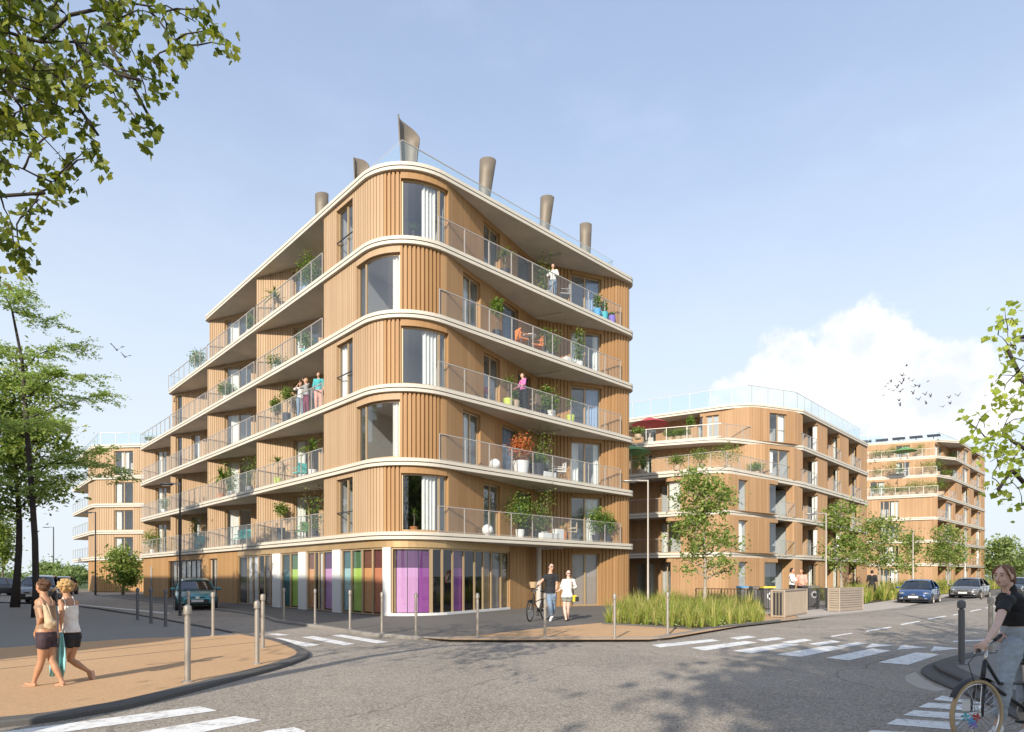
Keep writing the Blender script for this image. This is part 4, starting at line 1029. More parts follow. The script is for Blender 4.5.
# --- foreground branches: tree left of the camera
def fore(name, label, base, trunk_pts, rads, clusters, lm_, leaf, twig_from, per=9, spread=.09, extra=None, bark='bark_dark'):
    root = empty(name, base, label, 'tree'); tb = MB(); tb.tube(trunk_pts, rads, 10); LP = []; LS = []; nodes = [Vector(p) for p in twig_from]
    cl = sorted([Vector(c) for c in clusters], key=lambda c: min((c-n).length for n in nodes))
    for c in cl:
        nn = min(nodes, key=lambda n: (n-c).length+.0*(n.z)); p = limb(tb, nn, c, .006+.004*min(2, (nn-c).length*2), .0035, .10, 4, 4)
        nodes += p[2:]
        for _ in range(1):
            LP.append(rng.normal(size=(per, 3))*spread+np.array(c)-np.array((0,0,spread*.4))); LS.append(leaf*rng.uniform(.65, 1.2, per))
    if extra is not None:
        for c in extra:
            nn = min(nodes, key=lambda n: (n-Vector(c)).length); limb(tb, nn, c, .02, .006, .1, 4, 3); nodes.append(Vector(c))
            k = 16; LP.append(rng.normal(size=(k, 3))*.28+np.array(c)); LS.append(leaf*1.5*rng.uniform(.7, 1.3, k))
    tb.build('trunk', bark, root, smooth=True); add_leaves('crown', lm_, root, np.concatenate(LP), np.concatenate(LS), shape='lobed', up=-.1); return root
D = 4.6
def sc(px, py, dy=0): return at(px, py, D+dy)
cl = []
outline = [(225,45,.3),(214,32,0),(203,8,.3),(196,22,.5),(183,50,.2),(176,40,0),(165,72,.1),(160,82,.4),(150,12,.2),(150,128,0),(138,126,.1),(160,5,0),(140,72,.5),(146,95,.3),(152,60,.1),(125,40,.4),(118,100,.1),(122,70,.3),(95,155,.2),(88,148,.0),(85,122,.3),(70,190,.3),(60,176,.1),(66,162,.4),(52,182,0),(40,200,.3),(26,213,.2),(20,248,.1),(10,262,.3),(4,240,0),(24,262,.2),(12,225,.3),(105,10,.2),(98,30,.1),(84,92,.2),(110,85,.1)]
for x, y, d in outline: cl.append(sc(x, y, d*1.5-.3))
for _ in range(290):
    x = random.uniform(-60, 150); y = random.uniform(-60, 215)
    lim = 190-(max(x, 0)*1.05)
    if y > lim+random.uniform(-20, 15): continue
    if random.random() < .15+.6*(max(x,0)/150): continue
    cl.append(sc(x, y, random.uniform(-.7, .9)))
tw = [sc(-60,60), sc(0,5), sc(20,30), sc(40,40,.1), sc(75,42,.2), sc(110,46,.3), sc(-10,85), sc(12,105), sc(30,122), sc(60,0,.2), sc(90,18,.3), sc(130,3,.3), sc(-20,190), sc(0,195), sc(40,192)]
tb0 = Vector((-6.2, 3.6, 0))
tpts = [tb0, Vector((-6.1,3.6,1.5)), Vector((-6.15,3.7,3.2)), Vector((-5.9,3.9,4.6)), Vector((-5.2,4.2,5.4)), sc(-60,60), sc(0,78), sc(45,95,.1)]
ex = [(random.gauss(-6.0, 1.5), random.gauss(3.4, 1.6), random.uniform(4.8, 9.2)) for _ in range(120)]
ex = [e for e in ex if e[0]/max(e[1], .3) < -.98 or e[1] < .3]
root = fore('plane_tree', 'leafy foreground tree whose dark branches hang in from the upper left', tb0, tpts, [.2,.17,.16,.13,.07,.028,.017,.009], cl, 'leaf_fore', .040, tw+tpts[3:7], per=17, spread=.052, extra=ex)
mb = MB()
for a_ in ([sc(-60,60),sc(0,30),sc(40,42,.1),sc(75,42,.2),sc(110,46,.3),sc(128,60,.3)], [sc(-60,60),sc(-5,82),sc(14,98),sc(31,120)], [sc(40,42,.1),sc(70,15,.2),sc(122,4,.3)], [sc(-50,20),sc(0,2),sc(22,38)], [sc(22,38), sc(60,80), sc(98,135)], [sc(-60,190),sc(0,196),sc(45,193)], [sc(110,46,.3), sc(135,90,.3), sc(152,122,.2)], [sc(75,42,.2),sc(120,75),sc(140,80)]): mb.tube(a_, [.015-.0022*i for i in range(len(a_))], 6)
mb.build('branch', 'bark_dark', root, smooth=True)
# --- foreground tree at the right edge
D = 9.0; cl = []
for x, y in [(1005,308),(1012,318),(1000,322),(998,335),(1008,330),(1018,325),(1012,345),(1003,357),(1016,350),(1002,375),(1004,390),(995,382),(1018,372),(1022,382),(998,400),(1005,402),(1015,395),(1020,405),(990,410),(1010,415),(1022,418),(963,420),(975,430),(972,438),(985,428),(987,442),(980,448),(995,435),(1002,430),(1008,440),(1015,430),(996,450),(1004,455),(1012,452),(1020,448),(990,462),(1000,470),(1010,465),(1018,470),(992,478),(1002,488),(994,490),(1022,505),(1018,488),(1010,478),(1022,460),(1030,440),(1035,400),(1035,360),(1040,480),(1030,330)]: cl.append(sc(x, y, random.uniform(-.6, .6)))
tb0 = Vector((9.6, 9.2, 0)); tpts = [tb0, Vector((9.6,9.2,1.8)), Vector((9.5,9.3,3.2)), Vector((9.4,9.2,4.6)), Vector((9.3,9.2,6))]
tw = [sc(1060,420), sc(1030,450), sc(1018,446,.1), sc(1012,440), sc(1050,380), sc(1025,375), sc(1008,345), sc(1050,500)]
ex = [(random.gauss(10.3, 1.1), random.gauss(9.0, 1.3), random.uniform(3.4, 7.5)) for _ in range(60)]; ex = [e for e in ex if e[0]/e[1] > 1.0]
root = fore('lime_tree', 'bright green leafy branches reaching in from the right edge', tb0, tpts, [.16,.13,.12,.10,.05], cl, 'leaf_fore_right', .062, tw+tpts[2:], per=7, spread=.10, extra=ex)
mb = MB()
for a_ in ([Vector((9.5,9.3,3.2)), sc(1060,450), sc(1030,452), sc(1012,441), sc(1005,432)], [Vector((9.4,9.2,4.4)), sc(1050,400), sc(1022,380), sc(1008,350)], [Vector((9.5,9.3,3.0)), sc(1040,500), sc(1012,470), sc(998,490)]): mb.tube(a_, [.05-.009*i for i in range(len(a_))], 6)
mb.build('branch', 'bark_dark', root, smooth=True)
# --- big tree behind the camera that shades the crossing
def shade_tree(lab, x, y, h, r, cl=120):
    return tree('plane_tree', lab, Vector((x, y, 0)), [(x,y,h,r,r,r*.75), (x+r*.4,y-r*.3,h-r*.4,r*.7,r*.7,r*.5)], .25, 'leaf_dark', leaf=.22, clumps=cl, per=60, spread=.75, shell=.2, bark='bark')
shade_tree('tall street tree standing behind the viewpoint and shading the crossing', 0.2, -9.4, 9.0, 4.2, 230)
shade_tree('second tall street tree behind the viewpoint, further to the right', 5.0, -7.0, 9.0, 4.6, 240)
shade_tree('third tall street tree behind the viewpoint, near the cyclist', 10.4, -3.6, 8.4, 4.2, 190)
# ================= STREET FURNITURE =================
def bollard(px, pyb, pyt, label, m='bollard_steel', z=0.0, group='bollards along the kerbs', r=.038):
    b = gnd(px, pyb, z); s = F/b.y; H = EYE+(HZ-pyt)/s-z; H = min(max(H, .95), 1.35)
    root = empty('bollard', b, label, 'bollard', group)
    mb = MB(); mb.lathe(b, [(r*1.9,0),(r*1.9,.012),(r,.03),(r,H-.17)], 14); mb.build('post', m, root, smooth=True, auto=True)
    mb = MB(); mb.lathe(b+Vector((0,0,H-.17)), [(r,0),(r*.72,.004),(r*.72,.03),(r*1.25,.036),(r*1.35,.09),(r*1.2,.15),(r*.6,.17),(.001,.175)], 14); mb.build('cap', m, root, smooth=True, auto=True)
for a in [(187.5,682,605,'tall near bollard on the orange paving, right of the two walking women',PZ,.042), (257,664,600.6,'bollard on the orange paving by the rounded kerb tip, nearer of the close pair',PZ,.04), (262.8,647.5,594,'bollard just behind the one by the rounded kerb tip, farther of the close pair',PZ,.04), (213,636,592,'sunlit bollard in front of the teal car bonnet',PZ,.04), (188.4,632,591,'sunlit bollard seen against the teal car door',PZ,.04)]:
    bollard(a[0], a[1], a[2], a[3], z=a[4], r=a[5])
for a in [(137.5,620,588,'dark bollard farthest left in the row on the grey path'), (151,623.4,588,'dark bollard in the middle of the three on the grey path'), (165.6,626.6,589,'dark bollard nearest the teal car on the grey path')]: bollard(*a, m='shaded_steel', z=PZ, r=.045)
for a in [(283.8,620,588,'slim bollard at the kerb before the teal glass panel'), (315,624,589,'slim bollard at the kerb before the orange glass panel'), (350,629,590,'slim bollard at the kerb before the lime green glass panel'), (382,633.5,592,'slim bollard at the kerb before the white corner pillar'), (416,636,593,'slim bollard at the kerb before the purple curved glass'), (477.5,637,593,'slim bollard at the kerb before the clear shop glazing'), (545,638,593,'slim bollard at the kerb in front of the couple with the bicycle'), (614.5,638.6,593.5,'bollard at the left tip of the grass bed'), (667.6,635,592,'bollard in front of the ornamental grass')]: bollard(*a, z=.065, r=.036)
bollard(961.5,664,600,'thick bollard painted shade grey at the kerb corner, left of the cyclist', m='shaded_steel', z=.11, r=.048)
bollard(990.7,652,597,'beige lit bollard directly behind the arm of the cyclist', z=.11, r=.043)
def lamp(px, pyb, ytop, armpx, label, m='dark_steel', z=.06, Y=None, r=.06, headl=.75):
    b = gnd(px, pyb, z) if Y is None else at(px, 580, Y); b.z = z; s = F/b.y; top = at(px, ytop, b.y); arm = at(armpx, ytop, b.y)
    root = empty('street_lamp', b, label, 'street lamp', 'street lamps')
    mb = MB(); H = top.z-z; mb.lathe(b, [(r*2.0,0),(r*2.0,.02),(r*1.25,.05),(r*1.2,.9),(r,.95),(r*.75,H-.05),(r*.75,H)], 12)
    mb.build('post', m, root, smooth=True, auto=True)
    d = (arm-top); L = abs(d.x); hl = min(headl, L*.7); sg = -1 if d.x < 0 else 1
    mb = MB(); mb.bar(top+Vector((0,0,-.03)), top+Vector((sg*(L-hl*.8),0,-.02)), .06, .06); mb.build('arm', m, root)
    mb = MB(); c = top+Vector((sg*(L-hl/2),0,-.05)); mb.ell(c, (hl/2, .14, .055), 16, 8); h = mb.build('lamp_head', m, root, smooth=True)
    mb = MB(); mb.box(c+Vector((0,0,-.052)), (hl*.6, .16, .012)); mb.build('lens', 'head_glass', h)
lamp(180, 607, 483, 159.5, 'black street lamp in front of the corner building, behind the teal car', Y=24, r=.04)
lamp(95.5, 596, 512, 84, 'black street lamp in front of the far left building', Y=50)
lamp(53.5, 584, 527, 42, 'small distant black street lamp beyond the parked cars', Y=95, r=.09, headl=1.4)
lamp(648, 607, 480, 621.5, 'slim beige grey street lamp rising behind the grass bed', m='steel', Y=27, r=.05)
lamp(826, 596, 513, 805, 'beige grey street lamp in front of the second building balconies', m='steel', Y=37, r=.055)
lamp(913, 590, 530, 896, 'distant street lamp between the young trees at the farthest building', m='steel', Y=55, r=.07, headl=1)
lamp(965, 588, 545, 952, 'distant street lamp behind the silver car', m='steel', Y=72, r=.09, headl=1.2)
lamp(1044, 640, 336, 1012, 'black street lamp whose head pokes in from the right edge', Y=14, r=.06, headl=.5)
# ---- fence, slatted screens, bins
def screen(p0, p1, ztop_px, Y, label, n=22, hor=False, thick=.45):
    a = gnd(p0[0], p0[1], .07); b = gnd(p1[0], p1[1], .07); a.z = b.z = .07; H = 1.02; d = (b-a); L = d.length; d.normalize(); nn = Vector((-d.y, d.x, 0))
    root = empty('slatted_screen', a.lerp(b, .5), label, 'screen', 'slatted screens')
    mb = MB(); pts = [a, b, b+nn*thick, a+nn*thick]
    for p in pts: mb.bar(p, p+Vector((0,0,H)), .06)
    for i in range(4):
        p, q = pts[i], pts[(i+1)%4]
        for z in (.04, H-.03): mb.bar(p+Vector((0,0,z)), q+Vector((0,0,z)), .05)
    mb.build('frame', 'slat_beige', root)
    mb = MB()
    for i in range(4):
        p, q = pts[i], pts[(i+1)%4]; k = max(2, int((q-p).length/.11))
        if hor:
            for j in range(9):
                z = .1+j*(H-.15)/8.5; mb.bar(p+Vector((0,0,z)), q+Vector((0,0,z)), .03, .085)
        else:
            for j in range(k): c = p.lerp(q, (j+.5)/k); mb.bar(c+Vector((0,0,.05)), c+Vector((0,0,H-.05)), .045, .02, up=nn)
    mb.build('slats', 'slat_beige', root)
    mb = MB(); cc = (pts[0]+pts[2])/2; mb.box((cc.x, cc.y, .07+.47), (L-.14, thick-.1, .86), math.atan2(d.y, d.x)); mb.build('bin_box', 'plastic_black', root)
screen((784,617.5), (806.5,613.5), 586, 0, 'vertically slatted beige bin screen right of the grass bed')
screen((839,611.5), (862.5,609.5), 585, 0, 'horizontally boarded beige bin screen near the kerb, left of the blue car', hor=True)
def fence(pts, label, H=.95):
    pts = [Vector(p) for p in pts]; root = empty('metal_fence', pts[0], label, 'fence')
    ps = MB(); rl = MB()
    for i in range(len(pts)-1):
        a, b = pts[i], pts[i+1]; n = max(1, int((b-a).length/.14))
        for z in (H, .14): rl.bar(a+Vector((0,0,z)), b+Vector((0,0,z)), .03)
        for j in range(n+1): p = a.lerp(b, j/n); ps.bar(p, p+Vector((0,0,H)), .022 if j % 8 else .045)
    rl.build('rails', 'dark_steel', root); ps.build('bars', 'dark_steel', root)
fence([gnd(696,609,.07), gnd(758,611,.07), gnd(782,613.5,.07)], 'thin dark metal fence behind the grass bed in front of the bins')
fence([gnd(808,610,.07), gnd(838,607,.07)], 'thin dark metal fence between the two slatted screens')
def bin_(px, pyb, lidm, label, hatch=True, h=1.0):
    b = gnd(px, pyb, .07); root = empty('waste_bin', b, label, 'waste bin', 'waste bins'); 
    mb = MB(); n = 12
    pr = [(-.28,0),(.26,0),(.24,h*.72),(-.20,h),(-.30,h)]
    a = mb.vs([(b.x+x, b.y-.28, b.z+z) for x, z in pr]); c = mb.vs([(b.x+x, b.y+.28, b.z+z) for x, z in pr])
    for j in range(5): mb.face((a+j, a+(j+1)%5, c+(j+1)%5, c+j))
    mb.face([a+j for j in range(5)]); mb.face([c+j for j in reversed(range(5))]); mb.build('body', 'bin_grey', root)
    mb = MB(); mb.box((b.x-.04, b.y, b.z+h+.02), (.56, .6, .07)); mb.build('lid', lidm, root)
    if hatch:
        ax = Matrix.Rotation(R(90), 3, 'X'); mb = MB(); mb.lathe(b+Vector((0,-.285,h*.62)), [(.17,0),(.17,.02),(.001,.02)], 20, ax); k = mb.build('hatch', 'white_paint', root, smooth=False)
        mb = MB(); mb.lathe(b+Vector((0,-.31,h*.62)), [(.095,0),(.095,.008),(.001,.008)], 16, ax); mb.build('opening', 'plastic_black', k)
bin_(745, 608.5, 'bin_blue', 'grey waste bin with blue lid, leftmost behind the metal fence', hatch=False); bin_(757, 609, 'bin_grey', 'plain grey waste bin standing between the blue and yellow lidded ones', hatch=False)
bin_(768, 609.5, 'bin_yellow', 'grey waste bin with yellow lid and round white hatch'); bin_(811.5, 607, 'bin_grey', 'grey waste bin with round white hatch right of the vertically slatted screen')
# ================= CARS =================
def car(px, pyb, yaw, paint, label, scale=1.0, z=0, detail=True):
    b = gnd(px, pyb, z); root = empty('parked_car', b, label, 'car', 'parked cars'); cs, sn = math.cos(yaw), math.sin(yaw)
    def T(x, y, zz): x *= scale; y *= scale; zz *= scale; return (b.x+x*cs-y*sn, b.y+x*sn+y*cs, b.z+zz)
    # stations along x (front at +2.05)
    W = .88
    st = [(-2.02,.42,.62,.86,.72),(-1.95,.30,.70,.98,.80),(-1.6,.24,.78,1.0,.86),(-1.0,.20,.82,.98,.88),(-.3,.18,.82,.95,.89),(.5,.18,.80,.93,.89),(1.0,.19,.78,.92,.88),(1.5,.22,.74,.84,.85),(1.85,.26,.66,.74,.77),(2.03,.34,.56,.62,.62),(2.06,.42,.50,.54,.5)]
    mb = MB(); rings = []
    for x, zb, zs, zt, w in st:
        pr = [(w*.90, zb), (w*1.0, zb+.10), (w*1.02, (zb+zs)/2), (w*1.0, zs), (w*.93, (zs+zt)/2+.04), (w*.80, zt), (w*.4, zt+.025), (0, zt+.035)]
        full = pr+[(-y, zz) for y, zz in reversed(pr[:-1])]
        rings.append(mb.vs([T(x, y, zz) for y, zz in full])); m = len(full)
    for i in range(len(st)-1):
        for j in range(m): mb.face((rings[i]+j, rings[i]+(j+1)%m, rings[i+1]+(j+1)%m, rings[i+1]+j))
    mb.face([rings[0]+j for j in reversed(range(m))]); mb.face([rings[-1]+j for j in range(m)])
    body = mb.build('body', paint, root, smooth=True, auto=True)
    # cabin: painted roof over a glass band
    def loop(zs): return zs
    cab = [(-1.75,.96,.74),(-1.30,1.30,.62),(-.9,1.42,.58),(-.2,1.47,.58),(.35,1.42,.58),(1.05,.95,.74)]
    gl = MB(); low = [(-1.78,.94),(-1.3,.97),(-.6,.96),(.2,.95),(.7,.94),(1.12,.93)]; up = [(-1.32,1.28),(-1.08,1.37),(-.55,1.44),(-.05,1.44),(.25,1.40),(.42,1.35)]
    A = [gl.vs([T(x, y, zz) for x, zz in low]) for y in (-.80, .80)]; B = [gl.vs([T(x, y, zz) for x, zz in up]) for y in (-.60, .60)]
    for s_ in (0, 1):
        for i in range(5): gl.face((A[s_]+i, A[s_]+i+1, B[s_]+i+1, B[s_]+i))
    gl.face((A[0]+5, A[1]+5, B[1]+5, B[0]+5)); gl.face((A[0], B[0], B[1], A[1])); gl.build('windows', 'car_glass', root)
    for sx_ in (-.75, .1):
        for sy in (-.36, .36): inn = MB(); inn.box(T(sx_, sy, 1.0), (.14, .42*scale, .6*scale), yaw); inn.build('seat', 'plastic_black', root)
    rf = MB(); rr = []
    for i, (x, zz) in enumerate(up):
        w_ = .60; rr.append(rf.vs([T(x, y, z2) for y, z2 in ((-w_-.015, zz-.03), (-w_*.9, zz+.035), (-w_*.4, zz+.06), (0, zz+.065), (w_*.4, zz+.06), (w_*.9, zz+.035), (w_+.015, zz-.03))]))
    for i in range(5):
        for j in range(6): rf.face((rr[i]+j, rr[i+1]+j, rr[i+1]+j+1, rr[i]+j+1))
    for y in (-1, 1):
        for (x0, z0_, x1, z1_, w_) in ((1.10,.94,.42,1.36,.05), (-.22,.95,-.26,1.44,.06), (-1.55,.95,-1.20,1.33,.16)):
            rf.bar(T(x0, y*.80, z0_), T(x1, y*.605, z1_), w_*scale, .045*scale)
    rf.build('roof', paint, root, smooth=True, auto=True)
    # wheels
    for x in (-1.25, 1.30):
        for sy in (-1, 1):
            c = Vector(T(x, sy*.80, .31)); ax = Matrix.Rotation(yaw, 3, 'Z') @ Matrix.Rotation(R(-90*sy), 3, 'X')
            mb = MB(); mb.lathe(c, [(.38*scale,-.12*scale),(.385*scale,.088*scale),(.31*scale,.092*scale)], 22, ax); arch = mb.build('wheel_arch', 'plastic_black', root)
            mb = MB(); mb.lathe(c, [(.18*scale,-.1),(.29*scale,-.1),(.315*scale,-.06),(.315*scale,.08*scale),(.29*scale,.11*scale),(.2*scale,.11*scale)], 24, ax); wo = mb.build('wheel', 'rubber', root, smooth=True, auto=True)
            mb = MB(); mb.lathe(c, [(.2*scale,.09*scale),(.19*scale,.118*scale),(.15*scale,.09*scale),(.05*scale,.1*scale),(.001,.11*scale)], 24, ax)
            for k in range(5):
                a = k*2*math.pi/5; d0 = ax @ Vector((math.cos(a)*.03, math.sin(a)*.03, .115*scale)); d1 = ax @ Vector((math.cos(a)*.19*scale, math.sin(a)*.19*scale, .118*scale)); mb.bar(c+d0, c+d1, .05*scale, .02)
            mb.build('rim', 'steel', wo)
    for sy in (-1, 1):
        mb = MB(); mb.ell(T(1.86, sy*.60, .655), (.20*scale, .17*scale, .075*scale), 12, 8, yaw-sy*.45); mb.build('headlight', 'head_glass', root, smooth=True)
        mb = MB(); mb.ell(T(1.0, sy*.98, .99), (.07*scale, .12*scale, .07*scale), 10, 6, yaw); mb.bar(T(.98, sy*.85, .94), T(1.0, sy*.95, .97), .03); mb.build('mirror', paint, root, smooth=True)
        mb = MB(); mb.ell(T(-1.93, sy*.66, .76), (.08*scale, .12*scale, .09*scale), 10, 6, yaw); mb.build('taillight', 'taillight', root, smooth=True)
        mb = MB(); mb.ell(T(1.99, sy*.60, .36), (.06*scale, .11*scale, .04*scale), 10, 6, yaw); mb.build('fog_light', 'head_glass', root, smooth=True)
        for x in (.62, -.30): mb = MB(); mb.bar(T(x, sy*.905, .30), T(x-.02, sy*.90, .93), .012*scale, .012*scale); mb.build('door_seam', 'plastic_black', root)
        for x in (.2, -.65): mb = MB(); mb.bar(T(x, sy*.91, .80), T(x+.16, sy*.91, .80), .03*scale, .02*scale); mb.build('door_handle', 'plastic_black', root)
    mb = MB(); mb.box(T(2.045, 0, .40), (.05*scale, .95*scale, .16*scale), yaw); mb.box(T(2.0, 0, .60), (.14*scale, .62*scale, .05*scale), yaw); mb.build('grille', 'plastic_black', root)
    mb = MB(); mb.box(T(2.065, 0, .60), (.1*scale, .16*scale, .11*scale), yaw); mb.build('badge', 'chrome', root)
    mb = MB(); mb.box(T(2.085, 0, .45), (.02*scale, .50*scale, .11*scale), yaw); mb.build('number_plate', 'white_paint', root)
    mb = MB(); mb.box(T(1.03, 0, .985), (.04, 1.1*scale, .02), yaw); mb.build('wiper', 'plastic_black', root)
    return root
def yawto(dx, dy): return math.atan2(dy, dx)
car(195, 608.5, yawto(.50,-.87), 'car_teal', 'teal hatchback facing the viewer beside the coloured shop windows', 1.0)
car(919, 603.5, yawto(-.66,-.75), 'car_blue', 'dark blue hatchback facing the viewer, parked by the yellow grass', .95)
car(970, 598.6, yawto(-.74,-.67), 'car_grey', 'grey saloon car with lit bonnet, parked behind the dark blue one', 1.0)
car(1018, 594.5, yawto(-.74,-.67), 'car_dark', 'dark car farthest back, at the right edge behind the cyclist', 1.0)
car(41, 602.5, yawto(.45,-.9), 'car_grey', 'silver grey car seen behind the two walking women', 1.1)
car(62, 594.5, yawto(.45,-.9), 'car_dark', 'car just behind the silver grey one at the left', 1.05)
car(3, 595.5, yawto(.2,.98), 'car_dark', 'dark car cut by the left edge of the view', 1.0)
# ================= BALCONY THINGS =================
def bal(px, n, inset, side):
    e = Path([uv(45, inset), uv(0, inset)]) if side == 'L' else Path([uv(inset, 0), uv(inset, 18)])
    q = e.at(e.hit(px)); return Vector((q[0], q[1], ZS[n]+.005))
def pot(root, b, m, h=.4, r=.2, rt=None, sq=False):
    mb = MB(); rt = rt or r*1.25
    if sq: mb.box((b.x, b.y, b.z+h/2), (r*2, r*2, h), .75)
    else: mb.lathe(b, [(r,0),(rt,h),(rt*.88,h),(rt*.85,h-.04),(.001,h-.04)], 14)
    mb.build('pot', m, root, smooth=not sq, auto=True)
def plant(kind, b, label, h=1.3, w=.5, pm='pot_white', ph=.4, pr=.18, lm_='leaf_pot', group='potted plants on the balconies', den=1.0):
    b = Vector(b); root = empty('potted_plant', b, label, 'potted plant', group); pot(root, b, pm, ph, pr); t = b+Vector((0,0,ph-.03)); H = h-ph
    st = MB()
    if kind == 'palm':
        top = t+Vector((0,0,H*.55)); st.tube([t, t+Vector((.02,0,H*.3)), top], [.03,.025,.02], 6); st.build('stem', 'bark', root); mb = MB()
        for i in range(34):
            a = random.uniform(0, 6.28); e = random.uniform(-.25, 1.3); L = w*random.uniform(.7, 1.15); pts = []
            for j in range(5):
                f = j/4; pts.append(top+Vector((math.cos(a)*math.cos(e)*L*f, math.sin(a)*math.cos(e)*L*f, math.sin(e)*L*f-.45*L*f*f)))
            wd = Vector((-math.sin(a), math.cos(a), 0))*w*.05
            for j in range(4):
                w0, w1 = wd*(1-.2*j), wd*(1-.2*(j+1)) if j < 3 else wd*.05; n_ = mb.vs([pts[j]-w0, pts[j]+w0, pts[j+1]+w1, pts[j+1]-w1]); mb.face((n_,n_+1,n_+2,n_+3))
        mb.build('foliage', lm_, root)
    elif kind == 'tall':
        P_ = []
        for i in range(6):
            a = random.uniform(0, 6.28); tip = t+Vector((math.cos(a)*w*.5, math.sin(a)*w*.5, H*random.uniform(.6, 1))); st.tube([t, t.lerp(tip, .5)+Vector((0,0,.05)), tip], [.012,.01,.005], 4)
            for f in np.linspace(.15, 1, 7): P_.append(rng.normal(size=(int(9*den), 3))*w*.2+np.array(t.lerp(tip, float(f))))
        st.build('stem', 'bark', root); add_leaves('foliage', lm_, root, np.concatenate(P_), np.full(sum(len(p) for p in P_), .06))
    else:
        if kind == 'topiary': cz, rz_ = H*.68, H*.32; st.tube([t, t+Vector((0,0,H*.7))], [.02,.015], 6)
        else: cz, rz_ = H*.5, H*.55; st.tube([t, t+Vector((0,0,H*.5))], [.02,.01], 6)
        st.build('stem', 'bark', root); P_ = in_ell(int(420*den), (t.x, t.y, t.z+cz), (w*.55, w*.55, rz_), .25)+rng.normal(size=(int(420*den), 3))*.04
        add_leaves('foliage', lm_, root, P_, np.full(len(P_), .06))
    return root
